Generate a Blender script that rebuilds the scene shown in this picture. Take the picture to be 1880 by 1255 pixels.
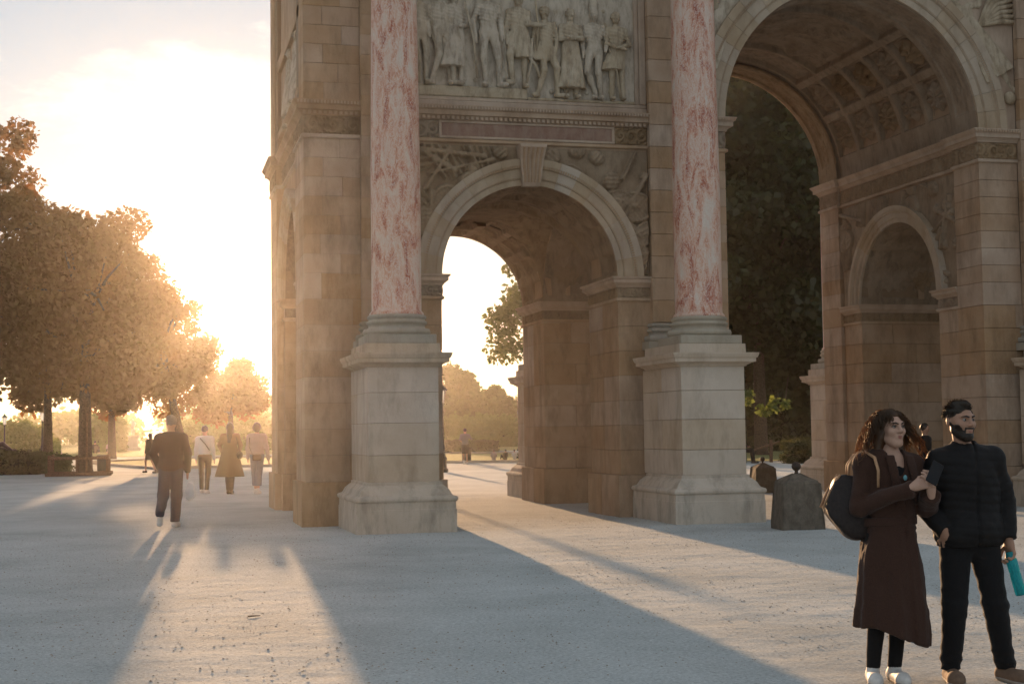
import bpy, math, random
import numpy as np
from mathutils import Matrix, Vector
R = math.radians
scene = bpy.context.scene
for o in list(bpy.data.objects): bpy.data.objects.remove(o)

# ------------------------------------------------------------------ camera
cam_data = bpy.data.cameras.new('camera'); cam = bpy.data.objects.new('camera', cam_data)
scene.collection.objects.link(cam); scene.camera = cam
cam_data.sensor_width = 36.0; cam_data.lens = 36.0 * 2611 / 1880
cam_data.clip_start = 0.1; cam_data.clip_end = 3000
YAW, PITCH, ROLL = 0.2497, 0.0604, 0.0137
CAM = Vector((-3.8515, -21.8121, 1.6))
cam.matrix_world = (Matrix.Translation(CAM) @ Matrix.Rotation(-YAW, 4, 'Z') @ Matrix.Rotation(math.pi/2 + PITCH, 4, 'X')
                    @ Matrix.Rotation(-ROLL, 4, 'Z'))

# ------------------------------------------------------------------ sky, sun, exposure
SUN_AZ, SUN_EL = R(3.3), R(5.0)          # azimuth from +Y towards +X
world = bpy.data.worlds.new('World'); scene.world = world; world.use_nodes = True
wn = world.node_tree.nodes; wl = world.node_tree.links
bg = wn['Background']; bg.inputs['Strength'].default_value = 0.15
sky = wn.new('ShaderNodeTexSky'); sky.sky_type = 'NISHITA'; sky.sun_disc = False
sky.sun_elevation = SUN_EL; sky.sun_rotation = SUN_AZ
sky.air_density = 1.0; sky.dust_density = 0.3; sky.ozone_density = 2.2
tc = wn.new('ShaderNodeTexCoord')
mp = wn.new('ShaderNodeMapping'); mp.inputs['Scale'].default_value = (3.0, 3.0, 7.5); mp.inputs['Location'].default_value = (0.35, 0.1, 0.22)
cn = wn.new('ShaderNodeTexNoise'); cn.inputs['Scale'].default_value = 1.7; cn.inputs['Detail'].default_value = 9; cn.inputs['Roughness'].default_value = .58
# thin even veil of high cloud over the whole sky, thicker and whiter in the clouds
cr = wn.new('ShaderNodeMapRange'); cr.inputs['From Min'].default_value = .53; cr.inputs['From Max'].default_value = .64; cr.interpolation_type = 'SMOOTHSTEP'
fac = wn.new('ShaderNodeMapRange'); fac.inputs['To Min'].default_value = .78; fac.inputs['To Max'].default_value = .92
vcol = wn.new('ShaderNodeMix'); vcol.data_type = 'RGBA'; vcol.inputs[6].default_value = (1.45, 1.62, 1.80, 1); vcol.inputs[7].default_value = (3.2, 3.05, 2.9, 1)
cm = wn.new('ShaderNodeMix'); cm.data_type = 'RGBA'
wl.new(tc.outputs['Generated'], mp.inputs['Vector']); wl.new(mp.outputs['Vector'], cn.inputs['Vector']); wl.new(cn.outputs['Fac'], cr.inputs['Value'])
wl.new(cr.outputs['Result'], fac.inputs['Value']); wl.new(cr.outputs['Result'], vcol.inputs[0]); wl.new(fac.outputs['Result'], cm.inputs[0])
wl.new(sky.outputs['Color'], cm.inputs[6]); wl.new(vcol.outputs[2], cm.inputs[7]); wl.new(cm.outputs[2], bg.inputs['Color'])

sun_data = bpy.data.lights.new('sun', 'SUN'); sun = bpy.data.objects.new('sun', sun_data); scene.collection.objects.link(sun)
sun_data.energy = 5.0; sun_data.angle = R(0.6); sun_data.color = (1.0, 0.60, 0.31)
SUN_DIR = Vector((math.sin(SUN_AZ)*math.cos(SUN_EL), math.cos(SUN_AZ)*math.cos(SUN_EL), math.sin(SUN_EL)))
sun.rotation_euler = SUN_DIR.to_track_quat('Z', 'Y').to_euler(); sun.location = (0, 60, 30)

vs = scene.view_settings
vs.view_transform = 'Standard'; vs.look = 'None'; vs.gamma = 1; vs.use_curve_mapping = False
vs.exposure = 1.05
scene.cycles.use_denoising = True
scene.cycles.max_bounces = 8; scene.cycles.diffuse_bounces = 4; scene.cycles.glossy_bounces = 2
scene.cycles.transmission_bounces = 6; scene.cycles.transparent_max_bounces = 6; scene.cycles.volume_bounces = 0
scene.cycles.sample_clamp_indirect = 4.0; scene.cycles.caustics_reflective = False; scene.cycles.caustics_refractive = False

# ------------------------------------------------------------------ helpers
COL = scene.collection
rng = random.Random(7)
def nrng(s): return np.random.RandomState(s)

def mesh_of(name, V, F, smooth=False):
    me = bpy.data.meshes.new(name)
    V = np.asarray(V, dtype=np.float32).reshape(-1, 3)
    if isinstance(F, np.ndarray):
        n, k = F.shape
        me.vertices.add(len(V)); me.vertices.foreach_set('co', V.ravel())
        me.loops.add(n*k); me.loops.foreach_set('vertex_index', F.astype(np.int32).ravel())
        me.polygons.add(n); me.polygons.foreach_set('loop_start', np.arange(0, n*k, k, dtype=np.int32))
        me.update(calc_edges=True)
    else:
        me.from_pydata(V.tolist(), [], F)
    me.validate()
    if smooth: me.polygons.foreach_set('use_smooth', np.ones(len(me.polygons), dtype=bool))
    return me

def link(name, me, mat, parent=None, loc=None, inv=None):
    o = bpy.data.objects.new(name, me); COL.objects.link(o)
    if mat is not None and me is not None and not me.materials: me.materials.append(mat)
    if parent is not None:
        o.parent = parent
        if parent.get('_off') is not None:
            o.matrix_parent_inverse = Matrix.Translation(-Vector(parent['_off']))
    if loc is not None: o.location = loc
    return o

def obj(name, V, F, mat, parent=None, smooth=False, loc=None):
    return link(name, mesh_of(name, V, F, smooth), mat, parent, loc)

def empty(name, loc, label=None, cat=None, group=None):
    """an Empty at a thing's base; its parts are given in world coordinates"""
    o = bpy.data.objects.new(name, None); COL.objects.link(o); o.location = loc
    o['_off'] = list(loc)
    if label: tag(o, label, cat, group)
    return o

def tag(o, label=None, cat=None, group=None, kind=None):
    if label: o['label'] = label
    if cat: o['category'] = cat
    if group: o['group'] = group
    if kind: o['kind'] = kind
    return o

class MB:
    """collects simple shapes into one mesh"""
    def __init__(s): s.V = []; s.F = []
    def add(s, V, F):
        b = len(s.V); s.V.extend([tuple(v) for v in V]); s.F.extend([tuple(int(i)+b for i in f) for f in F]); return s
    def box(s, x0, x1, y0, y1, z0, z1, bev=0.0):
        V, F = box_vf(x0, x1, y0, y1, z0, z1, bev); return s.add(V, F)
    def tube(s, pts, rad, n=8, cap=True):
        pts = [np.array(p, float) for p in pts]; m = len(pts)
        rr = rad if hasattr(rad, '__len__') else [rad]*m
        V = []; F = []; up = np.array((0.0, 0, 1)); prev = None
        for i, p in enumerate(pts):
            d = pts[min(i+1, m-1)] - pts[max(i-1, 0)]; d = d/(np.linalg.norm(d)+1e-9)
            a = prev if prev is not None else (up if abs(d[2]) < .9 else np.array((1.0, 0, 0)))
            u = a - d*np.dot(a, d); u /= np.linalg.norm(u)+1e-9; prev = u; w = np.cross(d, u)
            for k in range(n):
                t = 2*math.pi*k/n; V.append(p + rr[i]*(math.cos(t)*u + math.sin(t)*w))
        for i in range(m-1):
            for k in range(n):
                F.append((i*n+k, i*n+(k+1) % n, (i+1)*n+(k+1) % n, (i+1)*n+k))
        if cap: F.append(tuple(range(n))[::-1]); F.append(tuple(range((m-1)*n, m*n)))
        return s.add(V, F)
    def lathe(s, prof, c=(0, 0, 0), n=32, sx=1.0, sy=1.0):
        V = []; F = []; m = len(prof)
        for r, z in prof:
            for k in range(n):
                t = 2*math.pi*k/n; V.append((c[0]+r*sx*math.cos(t), c[1]+r*sy*math.sin(t), c[2]+z))
        for i in range(m-1):
            for k in range(n): F.append((i*n+k, i*n+(k+1) % n, (i+1)*n+(k+1) % n, (i+1)*n+k))
        F.append(tuple(range(n))[::-1]); F.append(tuple(range((m-1)*n, m*n)))
        return s.add(V, F)
    def sphere(s, c, r, n=10, m=7, sc=(1, 1, 1)):
        prof = [(max(1e-3, math.sin(math.pi*i/m))*r, -math.cos(math.pi*i/m)*r*sc[2]) for i in range(m+1)]
        return s.lathe(prof, c, n, sc[0], sc[1])
    def sweep(s, path, prof, closed=False, side=1.0):
        """profile of (out, z) swept along a plan path with mitred corners; side +1 = to the right of travel"""
        P = [np.array(p, float) for p in path]; n = len(P); V = []; F = []; m = len(prof)
        def nrm(a, b):
            d = b-a; d /= np.linalg.norm(d); return np.array((d[1], -d[0]))*side
        for i in range(n):
            if closed or 0 < i < n-1:
                n1 = nrm(P[i-1], P[i]); n2 = nrm(P[i], P[(i+1) % n]); mt = (n1+n2)/(1+np.dot(n1, n2)+1e-9)
            else: mt = nrm(P[0], P[1]) if i == 0 else nrm(P[-2], P[-1])
            for o, z in prof: V.append((P[i][0]+mt[0]*o, P[i][1]+mt[1]*o, z))
        for i in range(n if closed else n-1):
            j = (i+1) % n
            for k in range(m-1): F.append((i*m+k, j*m+k, j*m+k+1, i*m+k+1))
        if not closed:
            F.append(tuple(range(m))); F.append(tuple(range((n-1)*m, n*m)))
        return s.add(V, F)
    def mapped(s, f): s.V = [tuple(f(*v)) for v in s.V]; return s
    def build(s, name, mat, parent=None, smooth=False, loc=None):
        return obj(name, s.V, s.F, mat, parent, smooth, loc)

def box_vf(x0, x1, y0, y1, z0, z1, bev=0.0):
    if bev <= 0:
        V = [(x0,y0,z0),(x1,y0,z0),(x1,y1,z0),(x0,y1,z0),(x0,y0,z1),(x1,y0,z1),(x1,y1,z1),(x0,y1,z1)]
        return V, [(0,3,2,1),(4,5,6,7),(0,1,5,4),(1,2,6,5),(2,3,7,6),(3,0,4,7)]
    V = []; idx = {}
    X = (x0, x1); Y = (y0, y1); Z = (z0, z1); sg = (1, -1)
    for i in (0, 1):
        for j in (0, 1):
            for k in (0, 1):
                for a in range(3):
                    p = [X[i]+sg[i]*bev, Y[j]+sg[j]*bev, Z[k]+sg[k]*bev]
                    p[a] = (X[i], Y[j], Z[k])[a]
                    idx[i, j, k, a] = len(V); V.append(tuple(p))
    F = []
    for a in range(3):
        b, c = (a+1) % 3, (a+2) % 3
        for s in (0, 1):
            q = []
            for (u, w) in ((0,0),(1,0),(1,1),(0,1)):
                t = [0,0,0]; t[a] = s; t[b] = u; t[c] = w; q.append(idx[t[0],t[1],t[2],a])
            F.append(tuple(q) if s else tuple(q[::-1]))
        for u in (0, 1):          # edges running along a
            for w in (0, 1):
                t0 = [0,0,0]; t0[b] = u; t0[c] = w; t1 = list(t0); t1[a] = 1
                F.append((idx[(*t0, b)], idx[(*t1, b)], idx[(*t1, c)], idx[(*t0, c)]))
    for i in (0, 1):
        for j in (0, 1):
            for k in (0, 1): F.append((idx[i,j,k,0], idx[i,j,k,1], idx[i,j,k,2]))
    return V, F

def grid_faces(nu, nv, mask=None):
    i, j = np.meshgrid(np.arange(nu-1), np.arange(nv-1), indexing='ij')
    a = (i*nv+j); F = np.stack([a, a+nv, a+nv+1, a+1], -1).reshape(-1, 4)
    if mask is not None: F = F[mask.reshape(-1)]
    return F

def fbm(x, y, z, seed=0, oct=4, sc=1.0):
    """cheap smooth pseudo noise from sines, -1..1"""
    r = np.random.RandomState(seed); out = 0; amp = 1; tot = 0; sc = sc*1.0
    for o in range(oct):
        v = 0
        for k in range(4):
            d = r.randn(3); d /= np.linalg.norm(d); ph = r.rand()*6.28
            v = v + np.sin((x*d[0]+y*d[1]+z*d[2])*sc*(1+.35*k)+ph)
        out = out + amp*v/4; tot += amp; amp *= .55; sc = sc*2.1
    return out/tot*1.6

# ------------------------------------------------------------------ signed distance modelling (bodies, reliefs, folds)
def smin(a, b, k):
    h = np.clip(.5+.5*(b-a)/k, 0, 1); return b*(1-h)+a*h-k*h*(1-h)
def cap(P, a, b, ra, rb, sy=1.0):
    a = np.array(a, float); b = np.array(b, float); d = b-a; L = d@d+1e-9
    q = P-a; t = np.clip((q@d)/L, 0, 1); e = q-t[..., None]*d
    if sy != 1.0: e = e*np.array((1, 1/sy, 1))
    return np.linalg.norm(e, axis=-1)-(ra+(rb-ra)*t)
def ell(P, c, r):
    r = np.array(r, float); q = (P-np.array(c, float))/r; k = np.linalg.norm(q, axis=-1)
    return (k-1)*min(r)*1.0*np.where(k > 1e-6, 1, 1)
def chain(P, pts, rad, k=.03, sy=1.0):
    d = None
    for i in range(len(pts)-1):
        c = cap(P, pts[i], pts[i+1], rad[i], rad[i+1], sy); d = c if d is None else smin(d, c, k)
    return d
def surfnet(fn, lo, hi, h):
    lo = np.array(lo, float); n = np.ceil((np.array(hi)-lo)/h).astype(int)+1
    ax = [lo[i]+h*np.arange(n[i]) for i in range(3)]
    G = np.stack(np.meshgrid(*ax, indexing='ij'), -1)
    D = fn(G).astype(np.float32)
    D[0] = D[-1] = 1; D[:, 0] = D[:, -1] = 1; D[:, :, 0] = D[:, :, -1] = 1
    S = D < 0
    c = np.zeros(tuple(n-1), int)
    for i in (0, 1):
        for j in (0, 1):
            for k in (0, 1): c += S[i:n[0]-1+i, j:n[1]-1+j, k:n[2]-1+k]
    cell = np.argwhere((c > 0) & (c < 8)); m = len(cell)
    if m == 0: return np.zeros((0, 3)), np.zeros((0, 4), int)
    idx = -np.ones(tuple(n-1), int); idx[tuple(cell.T)] = np.arange(m)
    acc = np.zeros((m, 3)); cnt = np.zeros(m)
    for a in range(3):
        b, d = (a+1) % 3, (a+2) % 3
        for u in (0, 1):
            for w in (0, 1):
                o0 = np.zeros(3, int); o0[b] = u; o0[d] = w; o1 = o0.copy(); o1[a] = 1
                d0 = D[tuple((cell+o0).T)]; d1 = D[tuple((cell+o1).T)]
                x = (d0 < 0) != (d1 < 0); t = np.where(x, d0/np.where(x, d0-d1, 1), 0)
                p = o0+t[:, None]*(o1-o0); acc[x] += p[x]; cnt[x] += 1
    V = lo+(cell+acc/np.maximum(cnt, 1)[:, None])*h
    Fs = []
    for a in range(3):
        b, d = (a+1) % 3, (a+2) % 3
        s0 = [slice(1, n[i]-1) for i in range(3)]; s0[a] = slice(0, n[a]-1); s1 = list(s0); s1[a] = slice(1, n[a])
        A, B = S[tuple(s0)], S[tuple(s1)]
        for flip in (0, 1):
            e = np.argwhere((A & ~B) if not flip else (~A & B))
            if len(e) == 0: continue
            st = np.ones(3, int); st[a] = 0; e = e+st
            eb = np.zeros(3, int); eb[b] = 1; ed = np.zeros(3, int); ed[d] = 1
            q = [idx[tuple((e-eb-ed).T)], idx[tuple((e-ed).T)], idx[tuple(e.T)], idx[tuple((e-eb).T)]]
            q = np.stack(q if not flip else q[::-1], -1); Fs.append(q)
    F = np.concatenate(Fs); F = F[(F >= 0).all(1)]
    return V, F
def relax(V, F, it=2, f=.5):
    for _ in range(it):
        s = np.zeros_like(V); c = np.zeros(len(V))
        for i in range(4):
            for j in ((i+1) % 4, (i+3) % 4):
                np.add.at(s, F[:, i], V[F[:, j]]); np.add.at(c, F[:, i], 1)
        V = V+(s/np.maximum(c, 1)[:, None]-V)*f
    return V

# ------------------------------------------------------------------ materials
def nmat(name):
    m = bpy.data.materials.new(name); m.use_nodes = True
    nt = m.node_tree; return m, nt.nodes, nt.links, nt.nodes['Principled BSDF']
def node(n, t, **kw):
    x = n.new(t)
    for k, v in kw.items():
        if k in x.inputs: x.inputs[k].default_value = v
        else: setattr(x, k, v)
    return x
def ramp(n, stops):
    r = n.new('ShaderNodeValToRGB'); e = r.color_ramp.elements
    while len(e) < len(stops): e.new(.5)
    for i, (p, c) in enumerate(stops): e[i].position = p; e[i].color = (*c, 1) if len(c) == 3 else c
    return r

def stone_mat(name, base=(.38, .25, .155), pale=(.47, .34, .235), dark=(.15, .105, .065), bump=.35, scale=1.0, stain=.6, rnd=.07):
    m, n, l, b = nmat(name); b.inputs['Roughness'].default_value = .9; b.inputs['Specular IOR Level'].default_value = .2
    t = node(n, 'ShaderNodeNewGeometry'); oi = node(n, 'ShaderNodeObjectInfo')
    n1 = node(n, 'ShaderNodeTexNoise', Scale=1.3*scale, Detail=6.0, Roughness=.62); l.new(t.outputs['Position'], n1.inputs['Vector'])
    r1 = ramp(n, [(.32, base), (.68, pale)]); l.new(n1.outputs['Fac'], r1.inputs['Fac'])
    # grey-brown weathering streaks
    mpn = node(n, 'ShaderNodeMapping'); mpn.inputs['Scale'].default_value = (2.6, 2.6, .8); l.new(t.outputs['Position'], mpn.inputs['Vector'])
    n2 = node(n, 'ShaderNodeTexNoise', Scale=1.1*scale, Detail=8.0, Roughness=.7); l.new(mpn.outputs['Vector'], n2.inputs['Vector'])
    r2 = ramp(n, [(.47, (0, 0, 0)), (.70, (1, 1, 1))]); l.new(n2.outputs['Fac'], r2.inputs['Fac'])
    mul = node(n, 'ShaderNodeMath', operation='MULTIPLY'); mul.inputs[1].default_value = stain; l.new(r2.outputs['Color'], mul.inputs[0])
    mx = node(n, 'ShaderNodeMix', data_type='RGBA'); mx.inputs[7].default_value = (*dark, 1)
    l.new(mul.outputs[0], mx.inputs[0]); l.new(r1.outputs['Color'], mx.inputs[6])
    hs = node(n, 'ShaderNodeHueSaturation'); l.new(mx.outputs[2], hs.inputs['Color'])
    mr = node(n, 'ShaderNodeMapRange'); mr.inputs['To Min'].default_value = 1-rnd; mr.inputs['To Max'].default_value = 1+rnd
    l.new(oi.outputs['Random'], mr.inputs['Value']); l.new(mr.outputs['Result'], hs.inputs['Value'])
    mr2 = node(n, 'ShaderNodeMapRange'); mr2.inputs['To Min'].default_value = 1.15; mr2.inputs['To Max'].default_value = .8
    l.new(oi.outputs['Random'], mr2.inputs['Value']); l.new(mr2.outputs['Result'], hs.inputs['Saturation'])
    l.new(hs.outputs['Color'], b.inputs['Base Color'])
    n3 = node(n, 'ShaderNodeTexNoise', Scale=38.0, Detail=5.0, Roughness=.7); l.new(t.outputs['Position'], n3.inputs['Vector'])
    bp = node(n, 'ShaderNodeBump', Strength=bump, Distance=.02); l.new(n3.outputs['Fac'], bp.inputs['Height']); l.new(bp.outputs['Normal'], b.inputs['Normal'])
    return m

STONE = stone_mat('limestone_block')
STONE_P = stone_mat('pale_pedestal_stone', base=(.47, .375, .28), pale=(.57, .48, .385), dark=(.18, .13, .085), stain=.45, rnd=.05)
STONE_W = stone_mat('limestone_trim', base=(.40, .275, .18), pale=(.49, .37, .265), stain=.4, rnd=.06)
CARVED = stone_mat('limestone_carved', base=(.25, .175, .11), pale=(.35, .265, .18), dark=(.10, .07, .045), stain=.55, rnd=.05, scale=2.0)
RELIEF = stone_mat('marble_relief', base=(.42, .34, .24), pale=(.54, .46, .35), dark=(.14, .10, .065), stain=.7, rnd=.08, scale=3.0)
MORTAR = stone_mat('mortar', base=(.24, .175, .12), pale=(.30, .225, .16), stain=.2, rnd=0)
GREYST = stone_mat('grey_granite', base=(.10, .08, .06), pale=(.17, .14, .105), dark=(.07, .06, .045), stain=.7, rnd=.08, scale=6.0)
REDPAN = stone_mat('red_marble_panel', base=(.22, .125, .09), pale=(.33, .22, .165), dark=(.36, .27, .21), stain=.8, rnd=0, scale=2.5)
BASEST = stone_mat('grey_column_base', base=(.33, .29, .23), pale=(.42, .38, .31), stain=.4, rnd=0)

def marble_mat():
    m, n, l, b = nmat('pink_veined_marble'); b.inputs['Roughness'].default_value = .45; b.inputs['Specular IOR Level'].default_value = .35
    t = node(n, 'ShaderNodeNewGeometry'); oi = node(n, 'ShaderNodeObjectInfo')
    add = node(n, 'ShaderNodeVectorMath', operation='ADD'); l.new(t.outputs['Position'], add.inputs[0])
    cx = node(n, 'ShaderNodeCombineXYZ'); m8 = node(n, 'ShaderNodeMath', operation='MULTIPLY'); m8.inputs[1].default_value = 37.0
    l.new(oi.outputs['Random'], m8.inputs[0]); l.new(m8.outputs[0], cx.inputs['Z']); l.new(cx.outputs[0], add.inputs[1])
    mpn = node(n, 'ShaderNodeMapping'); mpn.inputs['Scale'].default_value = (1, 1, .30); l.new(add.outputs[0], mpn.inputs['Vector'])
    n1 = node(n, 'ShaderNodeTexNoise', Scale=4.2, Detail=8.0, Roughness=.66, Distortion=1.5); l.new(mpn.outputs['Vector'], n1.inputs['Vector'])
    r1 = ramp(n, [(.36, (.32, .075, .040)), (.43, (.46, .175, .105)), (.49, (.57, .31, .215)), (.56, (.61, .41, .315)), (.66, (.60, .505, .43))])
    l.new(n1.outputs['Fac'], r1.inputs['Fac'])
    mp2 = node(n, 'ShaderNodeMapping'); mp2.inputs['Scale'].default_value = (1, 1, .42); l.new(add.outputs[0], mp2.inputs['Vector'])
    n2 = node(n, 'ShaderNodeTexNoise', Scale=15.0, Detail=6.0, Roughness=.62, Distortion=2.0); l.new(mp2.outputs['Vector'], n2.inputs['Vector'])
    r2 = ramp(n, [(.46, (0, 0, 0)), (.505, (1, 1, 1)), (.55, (0, 0, 0))]); l.new(n2.outputs['Fac'], r2.inputs['Fac'])
    mu = node(n, 'ShaderNodeMath', operation='MULTIPLY'); mu.inputs[1].default_value = .85; l.new(r2.outputs['Color'], mu.inputs[0])
    mx = node(n, 'ShaderNodeMix', data_type='RGBA'); mx.inputs[7].default_value = (.66, .585, .51, 1)
    l.new(mu.outputs[0], mx.inputs[0]); l.new(r1.outputs['Color'], mx.inputs[6]); l.new(mx.outputs[2], b.inputs['Base Color'])
    n3 = node(n, 'ShaderNodeTexNoise', Scale=25.0, Detail=4.0); l.new(t.outputs['Position'], n3.inputs['Vector'])
    bp = node(n, 'ShaderNodeBump', Strength=.2, Distance=.01); l.new(n3.outputs['Fac'], bp.inputs['Height']); l.new(bp.outputs['Normal'], b.inputs['Normal'])
    return m
MARBLE = marble_mat()

def plain(name, col, rough=.8, noise=.15, scale=20.0, spec=.3, bump=0.0, metal=0.0, sheen=0.0):
    m, n, l, b = nmat(name); b.inputs['Roughness'].default_value = rough; b.inputs['Specular IOR Level'].default_value = spec
    b.inputs['Metallic'].default_value = metal
    if sheen: b.inputs['Sheen Weight'].default_value = sheen
    t = node(n, 'ShaderNodeTexCoord'); n1 = node(n, 'ShaderNodeTexNoise', Scale=scale, Detail=4.0); l.new(t.outputs['Object'], n1.inputs['Vector'])
    lo = tuple(c*(1-noise) for c in col); hi = tuple(min(1, c*(1+noise)) for c in col)
    r = ramp(n, [(.3, lo), (.7, hi)]); l.new(n1.outputs['Fac'], r.inputs['Fac']); l.new(r.outputs['Color'], b.inputs['Base Color'])
    if bump:
        bp = node(n, 'ShaderNodeBump', Strength=bump, Distance=.01); l.new(n1.outputs['Fac'], bp.inputs['Height']); l.new(bp.outputs['Normal'], b.inputs['Normal'])
    return m

def leaf_mat(name, c1, c2, trans, tw=.5):
    m, n, l, b = nmat(name); n.remove(b)
    t = node(n, 'ShaderNodeNewGeometry'); n1 = node(n, 'ShaderNodeTexNoise', Scale=1.1, Detail=3.0); l.new(t.outputs['Position'], n1.inputs['Vector'])
    wn_ = node(n, 'ShaderNodeTexWhiteNoise'); l.new(t.outputs['Random Per Island'], wn_.inputs['Vector'])
    ad = node(n, 'ShaderNodeMath', operation='ADD'); l.new(n1.outputs['Fac'], ad.inputs[0])
    mm = node(n, 'ShaderNodeMath', operation='MULTIPLY_ADD'); mm.inputs[1].default_value = .5; mm.inputs[2].default_value = -.25
    l.new(wn_.outputs['Value'], mm.inputs[0]); l.new(mm.outputs[0], ad.inputs[1])
    r = ramp(n, [(.3, c1), (.7, c2)]); l.new(ad.outputs[0], r.inputs['Fac'])
    d = node(n, 'ShaderNodeBsdfDiffuse'); l.new(r.outputs['Color'], d.inputs['Color'])
    tr = node(n, 'ShaderNodeBsdfTranslucent'); tr.inputs['Color'].default_value = (*trans, 1)
    gl = node(n, 'ShaderNodeBsdfGlossy', Roughness=.45); gl.inputs['Color'].default_value = (.5, .5, .45, 1)
    mx = node(n, 'ShaderNodeMixShader'); mx.inputs[0].default_value = tw; l.new(d.outputs[0], mx.inputs[1]); l.new(tr.outputs[0], mx.inputs[2])
    mx2 = node(n, 'ShaderNodeMixShader'); mx2.inputs[0].default_value = .06; l.new(mx.outputs[0], mx2.inputs[1]); l.new(gl.outputs[0], mx2.inputs[2])
    l.new(mx2.outputs[0], n['Material Output'].inputs['Surface'])
    return m
LEAF = leaf_mat('sunglow_chestnut_leaf', (.020, .028, .008), (.048, .058, .016), (.46, .17, .02), .30)  # orange transmission paints in the low sun's glow on the crowns
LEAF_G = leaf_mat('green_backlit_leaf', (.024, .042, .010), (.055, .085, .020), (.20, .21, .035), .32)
LEAF_S = leaf_mat('dense_shade_leaf', (.014, .022, .007), (.034, .046, .013), (.12, .12, .02), .18)  # darker, less translucent leaf copy; deep crown shade is put into its colour
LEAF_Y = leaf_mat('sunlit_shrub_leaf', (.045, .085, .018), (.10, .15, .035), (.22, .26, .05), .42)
LEAF_D = leaf_mat('clipped_hedge_leaf', (.022, .034, .012), (.05, .065, .022), (.10, .10, .02), .35)
BARK = plain('tree_bark', (.085, .062, .045), .95, .4, 14, .1, .8)
GRASS = leaf_mat('lawn_grass', (.07, .09, .022), (.12, .13, .035), (.24, .22, .05), .4)
# ------------------------------------------------------------------ ground
def gravel_mat():
    m, n, l, b = nmat('pale_compacted_gravel'); b.inputs['Roughness'].default_value = .95; b.inputs['Specular IOR Level'].default_value = .1
    t = node(n, 'ShaderNodeNewGeometry')
    n1 = node(n, 'ShaderNodeTexNoise', Scale=.42, Detail=9.0, Roughness=.68); l.new(t.outputs['Position'], n1.inputs['Vector'])
    r1 = ramp(n, [(.33, (.395, .415, .40)), (.5, (.495, .52, .505)), (.68, (.575, .60, .585))]); l.new(n1.outputs['Fac'], r1.inputs['Fac'])
    n2 = node(n, 'ShaderNodeTexNoise', Scale=34.0, Detail=6.0, Roughness=.85); l.new(t.outputs['Position'], n2.inputs['Vector'])
    r2 = ramp(n, [(.30, (.30, .29, .27)), (.46, (.86, .86, .86)), (.56, (1, 1, 1)), (.72, (1.5, 1.5, 1.5))]); l.new(n2.outputs['Fac'], r2.inputs['Fac'])
    mx = node(n, 'ShaderNodeMix', data_type='RGBA', blend_type='MULTIPLY'); mx.inputs[0].default_value = 1
    l.new(r1.outputs['Color'], mx.inputs[6]); l.new(r2.outputs['Color'], mx.inputs[7]); l.new(mx.outputs[2], b.inputs['Base Color'])
    n3 = node(n, 'ShaderNodeTexNoise', Scale=16.0, Detail=7.0, Roughness=.72); l.new(t.outputs['Position'], n3.inputs['Vector'])
    bp = node(n, 'ShaderNodeBump', Strength=.8, Distance=.04); l.new(n3.outputs['Fac'], bp.inputs['Height']); l.new(bp.outputs['Normal'], b.inputs['Normal'])
    return m
GRAVEL = gravel_mat()
def lines(lo, hi, d, far, n):
    a = list(np.arange(lo, hi+1e-6, d)); k = (far/ d)**(1.0/n)
    s = d; x = hi
    while x < far: s *= 1.22; x += s; a.append(x)
    s = d; x = lo
    while x > -far: s *= 1.22; x -= s; a.insert(0, x)
    return np.clip(np.array(a), -far, far)
gx = lines(-9, 9, .065, 380, 20); gy = lines(-20, 12, .065, 380, 20)
GX, GY = np.meshgrid(gx, gy, indexing='ij')
fade = np.clip(1-np.maximum(np.abs(GX)-9, np.maximum(-20-GY, GY-12))/6, 0, 1)
GZ = (fbm(GX, GY, 0*GX, 3, 3, 1.1)*.008+fbm(GX, GY*1.4, 0*GX, 5, 3, 5.5)*.005+fbm(GX, GY, 0*GX, 6, 2, 17)*.0035)*fade
g = obj('ground', np.stack([GX, GY, GZ], -1).reshape(-1, 3), grid_faces(len(gx), len(gy)), GRAVEL, smooth=True)
tag(g, kind='structure')

# ------------------------------------------------------------------ the arch
XM, YM = 9.0, 5.62
YF, YR = 2.27, 2*YM-2.27
ZI, ZB = 4.27, 7.22             # side impost top, main band top
RS, RC = 1.60, 2.62             # side and central radii
arch = empty('triumphal_arch', (XM, YM, 0), 'monumental carved limestone arch with pink marble columns and three vaulted openings', 'arch')

SEED = [11]
def block(parent, x0, x1, y0, y1, z0, z1, g_=.0028, bev=.006, mb=None, mat=None):
    r_ = rng.uniform(-.0015, .0015)
    a = (x0+g_, x1-g_, y0+g_+r_, y1-g_+r_, z0+g_, z1-g_)
    if mb is not None: mb.box(*a, bev); return
    c = ((a[0]+a[1])/2, (a[2]+a[3])/2, (a[4]+a[5])/2)
    V, F = box_vf(a[0]-c[0], a[1]-c[0], a[2]-c[1], a[3]-c[1], a[4]-c[2], a[5]-c[2], bev)
    obj('stone_block', V, F, mat or STONE, parent, loc=c)

def courses(z0, z1, h):
    n = max(1, round((z1-z0)/h)); return [z0+(z1-z0)*i/n for i in range(n+1)]
def ashlar(parent, x0, x1, y0, y1, zs, split=2, mb=None):
    for i in range(len(zs)-1):
        n = split; xs = [x0]
        if n > 1:
            off = .5+(.16 if i % 2 else -.16)+rng.uniform(-.05, .05)
            xs.append(x0+(x1-x0)*off)
        xs.append(x1)
        for k in range(len(xs)-1): block(parent, xs[k], xs[k+1], y0, y1, zs[i], zs[i+1], mb=mb)

LOW = [.74]+courses(.74, 3.83, .46)[1:]
MID = courses(ZI, 6.58, .33)
HIGH = courses(ZB, 11.2, .345)

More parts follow.
